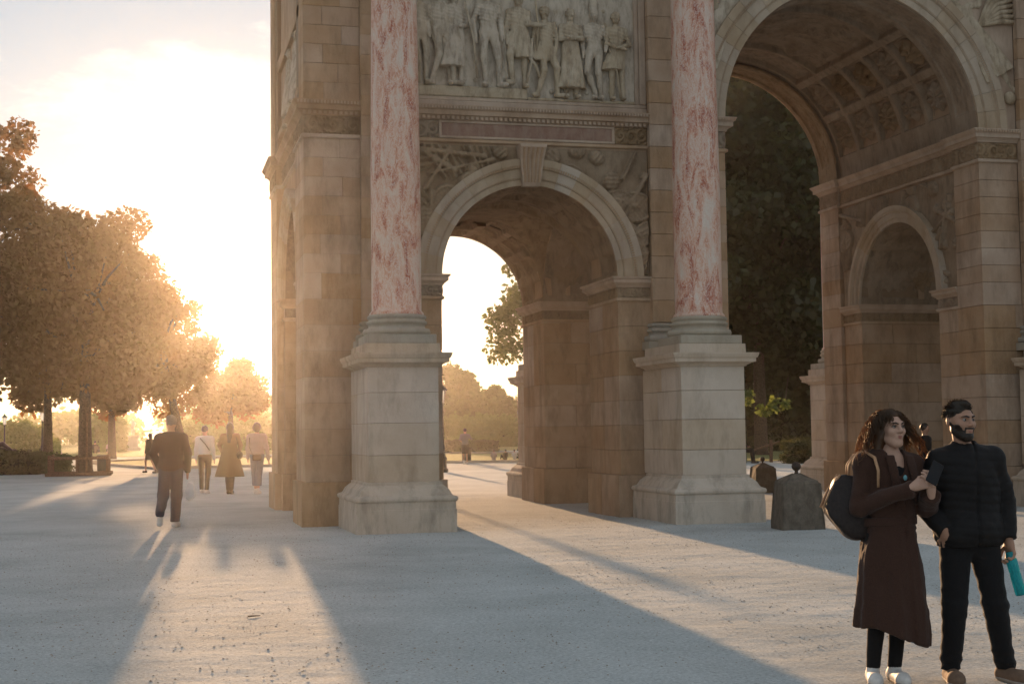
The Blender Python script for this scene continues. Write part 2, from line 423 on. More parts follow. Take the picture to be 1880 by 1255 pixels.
def mp4(mx, my):
    def f(x, y, z): return ((2*XM-x) if mx else x, (2*YM-y) if my else y, z)
    return f
def mbox(f, x0, x1, y0, y1, z0, z1):
    a = f(x0, y0, z0); b = f(x1, y1, z1)
    return min(a[0], b[0]), max(a[0], b[0]), min(a[1], b[1]), max(a[1], b[1]), z0, z1

FILLET = [(0, 3.83), (.035, 3.845), (.035, 3.885), (.012, 3.90), (0, 3.90)]
SIDE_CORN = [(0, 4.085), (.03, 4.09), (.03, 4.11), (.085, 4.155), (.10, 4.165), (.10, 4.225), (.125, 4.235), (.135, 4.27), (0, 4.27)]
BFIL = [(0, 6.58), (.04, 6.60), (.04, 6.64), (.015, 6.66), (0, 6.66)]
BCORN = [(0, 6.975), (.03, 6.98), (.03, 7.0), (.075, 7.05), (.12, 7.06), (.12, 7.135), (.135, 7.145), (.175, 7.205), (.175, 7.22), (0, 7.22)]

def scroll(u, v, L, H, seed=0):
    """carved foliage scroll, 0..1 ; u along, v across, both in metres"""
    s = u/L; k = np.floor(s); fu = (s-k-.5)*L; fv = v-H/2
    fu = np.where(k % 2 == 0, fu, -fu); fv = np.where(k % 2 == 0, fv, -fv)
    r = np.hypot(fu, fv)+1e-4; th = np.arctan2(fv, fu)
    sp = np.cos(th*1+np.log(r/H*6)*4.0); a = np.clip(sp*1.8, 0, 1)*np.clip((H*.62-r)/(H*.18), 0, 1)
    leaf = np.clip(np.cos(th*6)*1.4, 0, 1)*np.clip(1-np.abs(r-H*.44)/(H*.13), 0, 1)
    cent = np.clip(1-r/(H*.12), 0, 1)
    edge = np.clip(np.sin(u*55+seed)*np.sin(v*60+2*seed)*1.5, 0, 1)*np.clip((r-H*.45)/(H*.1), 0, 1)*.7
    return np.maximum(np.maximum(a, leaf), np.maximum(cent, edge))

def hf(name, parent, f, axis, a0, a1, z0, z1, plane, out, fn, mat, res=.012, sign=-1):
    """carved relief panel as real relief: axis 'x' runs along X facing -Y (sign -1), axis 'y' runs along Y facing +/-X"""
    nu = max(3, int((a1-a0)/res)); nv = max(3, int((z1-z0)/res))
    U, W = np.meshgrid(np.linspace(a0, a1, nu), np.linspace(z0, z1, nv), indexing='ij')
    H = fn(U-a0, W-z0)*out; H[0] = H[-1] = 0; H[:, 0] = H[:, -1] = 0
    if axis == 'x': P = np.stack([U, plane+sign*(.003+H), W], -1)
    else: P = np.stack([plane+sign*(.003+H), U, W], -1)
    P = P.reshape(-1, 3); P[:] = np.array([f(*p) for p in P])
    return obj(name, P, grid_faces(nu, nv), mat, parent)

def frieze_fn(L, H, seed): return lambda u, v: scroll(u, v, L, H, seed)

# pilaster layout per half: columns at X=0 and 5.2 ; pilasters behind them
for mx in (0, 1):
    for my in (0, 1):
        f = mp4(mx, my); hidden = (mx == 1 and my == 0) or my == 1
        # ---- end pier
        core = MB()
        for bx in ((-1.30, 1.02, YF+.03, 3.67, 0, 3.86), (-1.17, 1.02, 3.6, 3.97, 0, 3.86), (-1.30, .33, YF+.03, 3.67, 3.8, 11.2), (-1.17, .33, 3.5, 3.97, 3.8, 6.6)):
            core.box(*mbox(f, *bx))
        pier = core.build('pier', MORTAR, arch)
        mb = MB() if (hidden) else None
        ashlar(pier, *mbox(f, -1.33, 1.05, YF, 3.70, 0, 0)[:4], LOW, 2, mb)
        ashlar(pier, *mbox(f, -1.20, 1.05, 3.70, 4.0, 0, 0)[:4], LOW, 1, mb)
        ashlar(pier, *mbox(f, -1.33, -.36, YF, 3.70, 0, 0)[:4], [3.83]+MID, 2, mb)
        ashlar(pier, *mbox(f, -.36, .34, YF, 3.70, 0, 0)[:4], [3.83, 4.3], 1, mb)
        ashlar(pier, *mbox(f, -1.33, -.36, YF, 3.0, 0, 0)[:4], HIGH, 2, mb)
        ashlar(pier, *mbox(f, -.36, .34, YF-.15, YF, 0, 0)[:4], courses(3.45, 11.2, .36), 1, mb)
        ashlar(pier, *mbox(f, -1.39, 1.11, YF-.06, 3.76, 0, 0)[:4], [-.05, .74], 2, mb)
        ashlar(pier, *mbox(f, -1.26, 1.11, 3.76, 4.06, 0, 0)[:4], [-.05, .735], 1, mb)
        if mb: tag(mb.build('stone_facing', STONE, pier), kind='stuff')
        p_ = [f(.34, YF, 0)[:2], f(1.05, YF, 0)[:2], f(1.05, 4.0, 0)[:2], f(-1.20, 4.0, 0)[:2], f(-1.20, 3.70, 0)[:2]]
        sd = 1.0 if (mx == my) else -1.0
        MB().sweep(p_, FILLET, side=sd).build('impost_fillet', STONE_W, pier)
        MB().sweep(p_, SIDE_CORN, side=sd).build('impost_cornice', STONE_W, pier)
        hf('impost_frieze', pier, f, 'x', .34, 1.05, 3.90, 4.085, YF, .032, frieze_fn(.2, .185, 1), CARVED)
        hf('impost_frieze', pier, f, 'y', YF, 4.0, 3.90, 4.085, 1.05, .022, frieze_fn(.2, .185, 2), CARVED, sign=1)
        hf('impost_frieze', pier, f, 'x', -1.20, 1.05, 3.90, 4.085, 4.0, .022, frieze_fn(.2, .185, 3), CARVED, sign=1)
        c = MB(); c.box(*mbox(f, .34, 1.045, YF+.005, 3.995, 3.82, 4.28)); c.box(*mbox(f, -1.19, .35, 3.71, 3.995, 3.82, 4.28)); c.build('impost_core', STONE_W, pier)
        # ---- pier between the side and the central opening
        core = MB()
        for bx in ((4.28, 6.35, YF+.03, 3.14, 0, 3.86), (4.28, 6.27, 3.1, 3.97, 0, 3.86), (4.88, 6.35, YF+.03, 3.14, 3.8, 6.7), (4.88, 6.27, 3.0, 3.97, 3.8, 7.2), (4.88, 5.56, YF+.03, 3.14, 6.6, 11.2)):
            core.box(*mbox(f, *bx))
        pier2 = core.build('pier', MORTAR, arch)
        mb = MB() if (mx and not my and False) else None
        ashlar(pier2, *mbox(f, 4.25, 6.38, YF, 3.17, 0, 0)[:4], LOW, 2, mb)
        ashlar(pier2, *mbox(f, 4.25, 6.30, 3.17, 4.0, 0, 0)[:4], LOW, 2 if my else 1, mb)
        ashlar(pier2, *mbox(f, 5.54, 6.38, YF, 3.17, 0, 0)[:4], [3.83]+MID, 1, mb)
        ashlar(pier2, *mbox(f, 4.86, 5.54, YF-.15, YF, 0, 0)[:4], courses(3.45, 10.2, .40), 1, mb)
        ashlar(pier2, *mbox(f, 4.19, 6.44, YF-.06, 3.23, 0, 0)[:4], [-.05, .74], 2, mb)
        ashlar(pier2, *mbox(f, 4.19, 6.36, 3.23, 4.06, 0, 0)[:4], [-.05, .735], 1, mb)
        p_ = [f(4.86, YF, 0)[:2], f(4.25, YF, 0)[:2], f(4.25, 4.0, 0)[:2], f(6.30, 4.0, 0)[:2], f(6.30, 3.17, 0)[:2]]
        MB().sweep(p_, FILLET, side=-sd).build('impost_fillet', STONE_W, pier2)
        MB().sweep(p_, SIDE_CORN, side=-sd).build('impost_cornice', STONE_W, pier2)
        hf('impost_frieze', pier2, f, 'x', 4.25, 4.86, 3.90, 4.085, YF, .032, frieze_fn(.2, .185, 4), CARVED)
        hf('impost_frieze', pier2, f, 'y', YF, 4.0, 3.90, 4.085, 4.25, .022, frieze_fn(.2, .185, 5), CARVED, sign=-1)
        hf('impost_frieze', pier2, f, 'x', 4.25, 6.30, 3.90, 4.085, 4.0, .022, frieze_fn(.2, .185, 6), CARVED, sign=1)
        hf('impost_frieze', pier2, f, 'y', 3.17, 4.0, 3.90, 4.085, 6.30, .022, frieze_fn(.2, .185, 7), CARVED, sign=1)
        c = MB(); c.box(*mbox(f, 4.255, 5.53, YF+.005, 3.995, 3.82, 4.28)); c.box(*mbox(f, 5.5, 6.295, 3.18, 3.995, 3.82, 4.28)); c.build('impost_core', STONE_W, pier2)
        # frieze of the central springing
        hf('band_frieze', pier2, f, 'x', 5.54, 6.38, 6.66, 6.975, YF, .045, frieze_fn(.34, .315, 8), CARVED)
        hf('band_frieze', pier2, f, 'y', YF, 3.17, 6.66, 6.975, 6.38, .03, frieze_fn(.34, .315, 9), CARVED, sign=1)
        c = MB(); c.box(*mbox(f, 5.54, 6.375, YF+.005, 3.165, 6.57, 7.225)); c.build('band_core', STONE_W, pier2)
        hf('band_frieze', pier, f, 'x', -1.33, -.36, 6.66, 6.975, YF, .045, frieze_fn(.34, .315, 10), CARVED)
        hf('band_frieze', pier, f, 'y', YF, 3.70, 6.66, 6.975, -1.33, .03, frieze_fn(.34, .315, 11), CARVED, sign=-1)
        c = MB(); c.box(*mbox(f, -1.325, -.36, YF+.005, 3.695, 6.57, 7.225)); c.build('band_core', STONE_W, pier)

# dentils along a run (one part, too small to pick apart)
def dentils(parent, f, axis, a0, a1, z0, z1, plane, out, step, sign=-1):
    mb = MB(); n = int((a1-a0)/step)
    for i in range(n):
        u = a0+(i+.5)*(a1-a0)/n; w = step*.30
        if axis == 'x': b_ = (u-w, u+w, min(plane, plane+sign*out), max(plane, plane+sign*out))
        else: b_ = (min(plane, plane+sign*out), max(plane, plane+sign*out), u-w, u+w)
        mb.box(*mbox(f, *b_, z0, z1))
    return tag(mb.build('dentil_row', STONE_W, parent), kind='stuff')

# ---- the main band round the ends, the bays and the central opening
for mx in (0, 1):
    f = mp4(mx, 0); sd = 1.0 if mx else -1.0
    band = MB().sweep([f(*q, 0)[:2] for q in ((-.36, YF), (-1.33, YF), (-1.33, 3.70), (-1.20, 3.70), (-1.20, 2*YM-3.70), (-1.33, 2*YM-3.70), (-1.33, YR), (-.36, YR))], BCORN, side=sd).build('band_cornice', STONE_W, arch)
    MB().sweep([f(*q, 0)[:2] for q in ((-.36, YF), (-1.33, YF), (-1.33, 3.70), (-1.20, 3.70), (-1.20, 2*YM-3.70), (-1.33, 2*YM-3.70), (-1.33, YR), (-.36, YR))], BFIL, side=sd).build('band_fillet', STONE_W, band)
    dentils(band, f, 'x', -1.46, -.38, 7.155, 7.20, YF-.13, .05, .055)
    dentils(band, f, 'x', -1.36, -.38, 6.99, 7.045, YF-.02, .06, .085)
    hf('band_frieze', band, f, 'y', 3.70, 2*YM-3.70, 6.66, 6.975, -1.20, .03, frieze_fn(.34, .315, 12), CARVED, sign=-1)
    band2 = MB().sweep([f(*q, 0)[:2] for q in ((5.54, YF), (6.38, YF), (6.38, 3.17), (6.30, 3.17), (6.30, 2*YM-3.17), (6.38, 2*YM-3.17), (6.38, YR), (5.54, YR))], BCORN, side=-sd).build('band_cornice', STONE_W, arch)
    MB().sweep([f(*q, 0)[:2] for q in ((5.54, YF), (6.38, YF), (6.38, 3.17), (6.30, 3.17), (6.30, 2*YM-3.17), (6.38, 2*YM-3.17), (6.38, YR), (5.54, YR))], BFIL, side=-sd).build('band_fillet', STONE_W, band2)
    dentils(band2, f, 'x', 5.56, 6.54, 7.155, 7.20, YF-.13, .05, .055)
    hf('band_frieze', band2, f, 'y', 3.17, 2*YM-3.17, 6.66, 6.975, 6.30, .03, frieze_fn(.34, .315, 13), CARVED, sign=1)
    for my in (0, 1):
        f = mp4(mx, my); s2 = -1.0 if (mx == my) else 1.0
        pl = [f(.34, YF, 0)[:2], f(4.86, YF, 0)[:2]]
        b3 = MB().sweep(pl, BCORN, side=-s2).build('band_cornice', STONE_W, arch)
        MB().sweep(pl, BFIL, side=-s2).build('band_fillet', STONE_W, b3)
        if my == 0:
            dentils(b3, f, 'x', .36, 4.84, 7.155, 7.20, YF-.13, .05, .055)
            dentils(b3, f, 'x', .36, 4.84, 6.99, 7.045, YF-.02, .06, .085)
        hf('band_frieze', b3, f, 'x', .34, 1.02, 6.66, 6.975, YF, .045, frieze_fn(.23, .315, 14), CARVED)
        hf('band_frieze', b3, f, 'x', 4.24, 4.86, 6.66, 6.975, YF, .045, frieze_fn(.21, .315, 15), CARVED)
        fr = MB(); fr.box(*mbox(f, 1.02, 4.24, YF-.035, YF+.02, 6.665, 6.705), .006); fr.box(*mbox(f, 1.02, 4.24, YF-.035, YF+.02, 6.935, 6.973), .006)
        fr.box(*mbox(f, 1.02, 1.07, YF-.035, YF+.02, 6.705, 6.935), .006); fr.box(*mbox(f, 4.19, 4.24, YF-.035, YF+.02, 6.705, 6.935), .006)
        fr.build('panel_frame', STONE_W, b3)
        MB().box(*mbox(f, 1.07, 4.19, YF-.012, YF+.04, 6.705, 6.935)).build('red_marble_panel', REDPAN, b3)
        MB().box(*mbox(f, .34, 4.86, YF+.012, YF+.5, 6.57, 7.225)).build('band_core', STONE_W, b3)

# ---- arch walls (face with a round opening, soffit as recessed panels)
def arch_wall(c, r, zs, a0, a1, ztop, d0, d1, axis, n=48):
    mb = MB(); pts = []
    for i in range(n+1):
        t = math.pi*i/n; x, z = -math.cos(t), math.sin(t)
        cand = []
        if x < -1e-6: cand.append((a0-c)/x)
        if x > 1e-6: cand.append((a1-c)/x)
        if z > 1e-6: cand.append((ztop-zs)/z)
        k = min(cand); pts.append((c+x*r, zs+z*r, c+x*k, zs+z*k))
    # corners
    for d in (d0, d1):
        V = []; F = []
        for p in pts:
            V.append((p[0], d, p[1])); V.append((p[2], d, p[3]))
        for i in range(n): F.append((2*i, 2*i+1, 2*i+3, 2*i+2))
        m_ = len(V); V += [(a0, d, ztop), (a1, d, ztop)]
        for i in range(n):
            if pts[i][2] <= a0+1e-5 and pts[i+1][2] > a0+1e-5: F.append((2*i+1, m_, 2*i+3))
            if pts[i][2] < a1-1e-5 and pts[i+1][2] >= a1-1e-5: F.append((2*i+1, m_+1, 2*i+3))
        mb.add(V, F)
    V = []; F = []
    for p in pts: V += [(p[0], d0, p[1]), (p[0], d1, p[1])]
    for i in range(n): F.append((2*i, 2*i+1, 2*i+3, 2*i+2))
    mb.add(V, F)
    V = [(a0, d0, zs), (a0, d1, zs), (a0, d0, ztop), (a0, d1, ztop), (a1, d0, zs), (a1, d1, zs), (a1, d0, ztop), (a1, d1, ztop)]
    mb.add(V, [(0, 1, 3, 2), (4, 5, 7, 6), (2, 3, 7, 6)])
    if axis == 'y': mb.mapped(lambda x, y, z: (y, x, z))
    return mb

def barrel(c, r, zs, s0, s1, axis, fn, nt=90, ns=40, t0=0, t1=math.pi):
    T, S = np.meshgrid(np.linspace(t0, t1, nt), np.linspace(s0, s1, ns), indexing='ij')
    rr = r-.004+fn(T, S)
    A = c-np.cos(T)*rr; Z = zs+np.sin(T)*rr
    P = np.stack([A, S, Z], -1) if axis == 'x' else np.stack([S, A, Z], -1)
    return P.reshape(-1, 3), grid_faces(nt, ns)
def panel_pattern(nt, s0, s1, ns, edge, dep, r, seed=0, carve=.012, tmin=.0, tmax=math.pi):
    def fn(T, S):
        u = (T-tmin)/(tmax-tmin)*nt; v = (S-s0)/(s1-s0)*ns
        fu = np.abs(u-np.floor(u)-.5)*2; fv = np.abs(v-np.floor(v)-.5)*2
        du = (1-fu)*.5*(tmax-tmin)/nt*r; dv = (1-fv)*.5*(s1-s0)/ns
        d = np.minimum(du, dv); rec = np.clip((d-edge)/.02, 0, 1)*dep-np.clip(1-np.abs(d-edge-.05)/.02, 0, 1)*.012
        cv = scroll(T*r, S-s0, .3, (s1-s0)/ns, seed)*carve*np.clip((d-edge-.09)/.03, 0, 1)
        return np.where((T > tmin) & (T < tmax), rec-cv, 0)
    return fn

# side openings: front and back walls, transverse walls, groin vaults
for mx in (0, 1):
    cx = 2.65 if not mx else 2*XM-2.65
    lo, hi = (.34, 4.86) if not mx else (2*XM-4.86, 2*XM-.34)
    for my in (0, 1):
        d0, d1 = (YF+.015, 4.0) if not my else (2*YM-4.0, YR-.015)
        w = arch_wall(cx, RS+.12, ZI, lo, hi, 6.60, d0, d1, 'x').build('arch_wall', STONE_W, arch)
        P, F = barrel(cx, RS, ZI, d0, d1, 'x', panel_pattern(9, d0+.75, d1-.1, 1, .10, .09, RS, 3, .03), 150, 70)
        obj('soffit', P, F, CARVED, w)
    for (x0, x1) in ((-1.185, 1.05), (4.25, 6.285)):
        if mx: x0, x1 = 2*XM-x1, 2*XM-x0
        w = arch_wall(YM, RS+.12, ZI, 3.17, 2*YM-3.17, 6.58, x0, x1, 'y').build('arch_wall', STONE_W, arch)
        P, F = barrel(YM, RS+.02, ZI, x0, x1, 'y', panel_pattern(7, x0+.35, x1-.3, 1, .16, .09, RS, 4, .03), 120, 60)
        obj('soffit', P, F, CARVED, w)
    # groin vault with framed panels
    n = 150; x = np.linspace(cx-RS, cx+RS, n); y = np.linspace(4.0, 2*YM-4.0, n); X, Y = np.meshgrid(x, y, indexing='ij')
    a = np.clip((X-cx)/RS, -1, 1); b_ = np.clip((Y-YM)/1.62, -1, 1)
    z1 = np.sqrt(1-a*a); z2 = np.sqrt(1-b_*b_); Z = ZI+RS*np.maximum(z1, z2)
    t = np.where(z1 > z2, np.arcsin(np.clip(z1, 0, 1)), np.arcsin(np.clip(z2, 0, 1))); g1 = np.abs(z1-z2)
    lab = np.where(z1 > z2, b_, a)
    rec = np.clip((g1-.10)/.03, 0, 1)*np.clip((np.abs(lab)-.0)/.02, 0, 1)*.09
    ring = np.clip(1-np.abs(((t*4.2) % 1)-.5)/.06, 0, 1)*.08
    carve = np.clip(fbm(X, Y, Z, 21, 3, 22), 0, 1)*.02
    Zv = Z+rec-ring*(rec > 0)-carve*(g1 > .13)
    obj('groin_vault', np.stack([X, Y, Zv], -1).reshape(-1, 3), grid_faces(n, n), CARVED, arch)
    xs = (-1.15, 6.25) if not mx else (2*XM-6.25, 2*XM+1.15)
    MB().box(*xs, YF+.1, YR-.1, 6.02, 10.6).build('inner_mass', STONE_W, arch)

# central opening: frames at both faces, coffered vault between
for my in (0, 1):
    d0, d1 = (YF+.015, 3.17) if not my else (2*YM-3.17, YR-.015)
    w = arch_wall(XM, RC+.1, ZB-.02, 5.54, 2*XM-5.54, 11.2, d0, d1, 'x', 72).build('arch_wall', STONE_W, arch)
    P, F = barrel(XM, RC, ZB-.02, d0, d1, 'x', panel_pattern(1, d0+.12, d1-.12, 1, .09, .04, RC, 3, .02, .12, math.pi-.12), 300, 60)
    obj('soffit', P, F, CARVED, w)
MB().box(5.4, 2*XM-5.4, YF+.1, YR-.1, 10.15, 11.3).build('inner_mass', STONE_W, arch)
RV = RC+.10
NC = 5; S0, S1 = 3.17, 2*YM-3.17; DS = (S1-S0)/NC
ROWS = [(.20, .52), (.57, .89), (math.pi-.89, math.pi-.57), (math.pi-.52, math.pi-.20)]
def coffers(T, S):
    o = np.zeros_like(T)
    v = (S-S0)/DS; dv = (.5-np.abs(v-np.floor(v)-.5))*DS
    for a, b2 in ROWS:
        du = np.minimum(T-a, b2-T)*RV; d = np.minimum(du, dv-.05)
        o = np.where(du > 0, np.clip((d-.02)/.025, 0, 1)*.15-np.clip(1-np.abs(d-.10)/.03, 0, 1)*.045, o)
    du = np.minimum(T-.95, math.pi-.95-T)*RV; dv = np.minimum(S-S0, S1-S); dd = np.minimum(dv, 99)
    end = (dv < 1.05)
    dq = np.where(end, np.minimum(dv-.1, 1.0-dv), dv-1.12); d = np.minimum(du, dq)
    k = np.abs(((T-.95)/(math.pi-1.9)*3) % 1-.5)
    o = np.where(du > 0, np.clip(d/.025, 0, 1)*.12-np.clip(1-np.abs(d-.09)/.03, 0, 1)*.03
                 -np.where(d > .16, np.clip(fbm(T*RV, S, 0*T, 31, 3, np.where(end, 14, 6)), 0, 1)*np.where(end, .05, .14), 0), o)
    return o
P, F = barrel(XM, RV, ZB-.02, S0, S1, 'x', coffers, 420, 260)
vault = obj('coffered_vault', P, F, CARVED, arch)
# rosettes in the coffers, shared meshes
def rosette_mesh(kind):
    nr, nt = 10, 40
    rr, tt = np.meshgrid(np.linspace(.02, 1, nr), np.linspace(0, 2*math.pi, nt), indexing='ij')
    pet = (6, 8)[kind]
    rad = rr*(1+.10*np.cos(pet*tt)); h = .35*np.sin(rr*math.pi*.95)*(1+.35*np.cos(pet*tt))+.30*np.exp(-(rr/.22)**2)+.1*np.clip(np.sin(rr*14), 0, 1)
    V = np.stack([rad*np.cos(tt), rad*np.sin(tt), h], -1).reshape(-1, 3)
    return mesh_of('rosette', V, grid_faces(nr, nt), True)
ROS = [rosette_mesh(0), rosette_mesh(1)]
for me in ROS: me.materials.append(CARVED)
k = 0
for a, b2 in ROWS:
    for i in range(NC):
        t = (a+b2)/2; s = S0+(i+.5)*DS
        o = link('rosette', ROS[(i+k) % 2], None, vault); k += 0
        rr = RV+.145; p = Vector((XM-math.cos(t)*rr, s, ZB-.02+math.sin(t)*rr))
        nz = Vector((math.cos(t), 0, -math.sin(t))); ny = Vector((0, 1, 0)); nx = ny.cross(nz)
        M3 = Matrix((nx*.30, ny*.38, nz*.34)).transposed().to_4x4()
        o.matrix_local = Matrix.Translation(p) @ M3
    k += 1
# medallions on the groin-vault lunettes
for mx in (0, 1):
    for my in (0, 1):
        for px in ((5.0,) if my == 0 else (4.75, 5.6)):
            t = .36; rr = RS+.03; yy = YM+(1 if my else -1)*math.cos(t)*rr; zz = ZI+math.sin(t)*rr
            nz = Vector((0, -(1 if my else -1)*math.cos(t), -math.sin(t))); nx = Vector((1, 0, 0)); ny = nz.cross(nx)
            xx = px if not mx else 2*XM-px
            o = link('medallion', ROS[1], None, arch)
            o.matrix_parent_inverse = Matrix.Translation((-XM, -YM, 0))
            o.matrix_basis = Matrix.Translation((xx, yy, zz)) @ Matrix((nx*.27, ny*.27, nz*.10)).transposed().to_4x4()

# ---- archivolts made of voussoirs
def voussoirs(parent, c, r, zs, w, plane, sign, axis, n, key=True, beads=True, f=None):
    prof = [(r, .0), (r, .055), (r+.22*w, .055), (r+.24*w, .075), (r+.28*w, .075), (r+.28*w, .085), (r+.62*w, .085), (r+.65*w, .12), (r+.74*w, .125), (r+.74*w, .14), (r+.94*w, .15), (r+w, .15), (r+w, 0)]
    m = len(prof)
    for i in range(n):
        t0 = math.pi*i/n+.0009; t1 = math.pi*(i+1)/n-.0009; k = 5; V = []; F = []
        for j in range(k+1):
            t = t0+(t1-t0)*j/k
            for (q, o) in prof:
                a, z = c-math.cos(t)*q, zs+math.sin(t)*q; d = plane+sign*o
                V.append((a, d, z) if axis == 'x' else (d, a, z))
        for j in range(k):
            for u in range(m-1): F.append((j*m+u, j*m+u+1, (j+1)*m+u+1, (j+1)*m+u))
        F.append(tuple(range(m))); F.append(tuple(range(k*m, (k+1)*m)))
        obj('voussoir', V, F, STONE_V, parent)
    if beads:
        mb = MB()
        for (q, o, st, sz) in ((r+.26*w, .075, .032, .010), (r+.695*w, .122, .045, .016)):
            nb = int(math.pi*q/st)
            for i in range(nb):
                t = math.pi*(i+.5)/nb; ca, sa = math.cos(t), math.sin(t)
                V, F = box_vf(-sz*1.5, sz*1.5, -sz*.6, sz*.6, 0, sz)
                V = [(c-ca*(q+v[0])+sa*v[1], plane+sign*(o+v[2]), zs+sa*(q+v[0])+ca*v[1]) for v in V]
                if axis == 'y': V = [(v[1], v[0], v[2]) for v in V]
                mb.add(V, F)
        tag(mb.build('bead_moulding', STONE_W, parent), kind='stuff')
STONE_V = stone_mat('limestone_voussoir', base=(.38, .29, .20), pale=(.48, .39, .29), stain=.3, rnd=.04)
for mx in (0, 1):
    cx = 2.65 if not mx else 2*XM-2.65
    av = empty('archivolt', (cx, YF, ZI)); av.parent = arch; av.matrix_parent_inverse = Matrix.Translation((-XM, -YM, 0))
    voussoirs(av, cx, RS, ZI, .46, YF+.01, -1, 'x', 17 if not mx else 13, beads=not mx)
av = empty('archivolt', (XM, YF, ZB)); av.parent = arch; av.matrix_parent_inverse = Matrix.Translation((-XM, -YM, 0))
voussoirs(av, XM, RC, ZB-.01, .57, YF+.01, -1, 'x', 25)
for mx in (0, 1):
    pl = 6.29 if not mx else 2*XM-6.29
    av = empty('archivolt', (pl, YM, ZI)); av.parent = arch; av.matrix_parent_inverse = Matrix.Translation((-XM, -YM, 0))
    voussoirs(av, YM, RS+.02, ZI, .36, pl, 1 if not mx else -1, 'y', 13, beads=False)
for (pl, sg) in ((-1.185, -1),):
    av = empty('archivolt', (pl, YM, ZI)); av.parent = arch; av.matrix_parent_inverse = Matrix.Translation((-XM, -YM, 0))
    voussoirs(av, YM, RS+.02, ZI, .36, pl, sg, 'y', 13, beads=False)
# keystone console of the side openings
for mx in (0, 1):
    cx = 2.65 if not mx else 2*XM-2.65
    prof = [(.13, 5.84), (.17, 5.90), (.20, 6.02), (.19, 6.15), (.22, 6.32), (.29, 6.45), (.33, 6.50), (.33, 6.555), (.0, 6.555), (.0, 5.84)]
    mb = MB()
    def wd(z): return .155+.085*(z-5.84)/.7
    V = [(cx-wd(z), YF-o, z) for o, z in prof]+[(cx+wd(z), YF-o, z) for o, z in prof]; m = len(prof)
    mb.add(V, [tuple(range(m)), tuple(range(m, 2*m))]+[(i, (i+1) % m, m+(i+1) % m, m+i) for i in range(m)])
    ks = mb.build('keystone', STONE_W, arch)
    mb = MB()
    for kx in (-.8, -.4, 0, .4, .8):
        mb.tube([(cx+kx*wd(z)*.9, YF-o-.002, z) for o, z in prof[1:7]], .022, 6)
    tag(mb.build('console_flute', STONE_W, ks), kind='stuff')

# ---- carved spandrels: trophies of arms, as relief
def trophies(seed, W, H, n=26):
    r = np.random.RandomState(seed); items = []
    for i in range(n):
        items.append((r.randint(4), r.rand()*W, r.rand()*H, r.rand()*math.pi, r.rand(), r.rand()))
    def fn(u, v):
        h = np.zeros_like(u)
        for (k, x, y, a, p, q) in items:
            du, dv = u-x, v-y; ca, sa = math.cos(a), math.sin(a); e = du*ca+dv*sa; g_ = -du*sa+dv*ca
            if k == 0:     # shield with rim and boss
                rad = .20+.12*p; d = np.hypot(e/1.35, g_)/rad
                s = np.where(d < 1, .45+.25*np.sqrt(np.clip(1-d*d, 0, 1))+.2*(np.abs(d-.86) < .07)+.3*np.exp(-(d/.2)**2), 0)
            elif k == 1:   # spear or sword
                L = .45+.35*p; wd = .022+.02*q; s = np.where((np.abs(e) < L) & (np.abs(g_) < wd*(1+1.4*(e > L*.75))), .85*np.sqrt(np.clip(1-(g_/(wd*2.4))**2, 0, 1)), 0)
            elif k == 2:   # banner with folds
                L = .35+.2*p; wd = .16+.1*q; s = np.where((np.abs(e) < L) & (np.abs(g_) < wd), .40+.25*np.sin(g_*55+e*6)+.05*np.sin(e*30), 0)
            else:          # helmet or cuirass
                rad = .11+.06*p; d = np.hypot(e/1.2, g_)/rad; s = np.where(d < 1, .35+.6*np.sqrt(np.clip(1-d*d, 0, 1))+.08*np.sin(e*80), 0)
            h = np.maximum(h, s)
        return h+.05*np.sin(u*70)*np.sin(v*64)*(h > 0)
    return fn
def spandrel(name, parent, a0, a1, z0, z1, c, zs, rcut, plane, sign, axis, out, fn, res=.014):
    nu = int((a1-a0)/res); nv = int((z1-z0)/res)
    U, W = np.meshgrid(np.linspace(a0, a1, nu), np.linspace(z0, z1, nv), indexing='ij')
    H = fn(U-a0, W-z0)*out; H[0] = H[-1] = 0; H[:, 0] = H[:, -1] = 0
    keep = (np.hypot(U-c, W-zs) > rcut-.03); km = keep[:-1, :-1] & keep[1:, 1:] & keep[1:, :-1] & keep[:-1, 1:]
    P = np.stack([U, plane+sign*(.006+H), W], -1) if axis == 'x' else np.stack([plane+sign*(.006+H), U, W], -1)
    return obj(name, P.reshape(-1, 3), grid_faces(nu, nv, km), CARVED, parent)
spandrel('carved_spandrel', arch, .36, 2.46, 4.30, 6.55, 2.65, ZI, RS+.44, YF+.012, -1, 'x', .14, trophies(3, 2.1, 2.25, 44))
spandrel('carved_spandrel', arch, 2.84, 4.84, 4.30, 6.55, 2.65, ZI, RS+.44, YF+.012, -1, 'x', .14, trophies(8, 2.0, 2.25, 44))
spandrel('carved_spandrel', arch, 2*XM-4.84, 2*XM-.36, 4.30, 6.55, 2*XM-2.65, ZI, RS+.44, YF+.012, -1, 'x', .14, trophies(5, 4.4, 2.25, 60), .03)
for mx in (0, 1):
    pl = 6.285 if not mx else 2*XM-6.285
    spandrel('carved_spandrel', arch, 3.18, 2*YM-3.18, ZI+.01, 6.56, YM, ZI, RS+.36, pl, 1 if not mx else -1, 'y', .10, trophies(13+mx, 4.9, 2.3, 40))

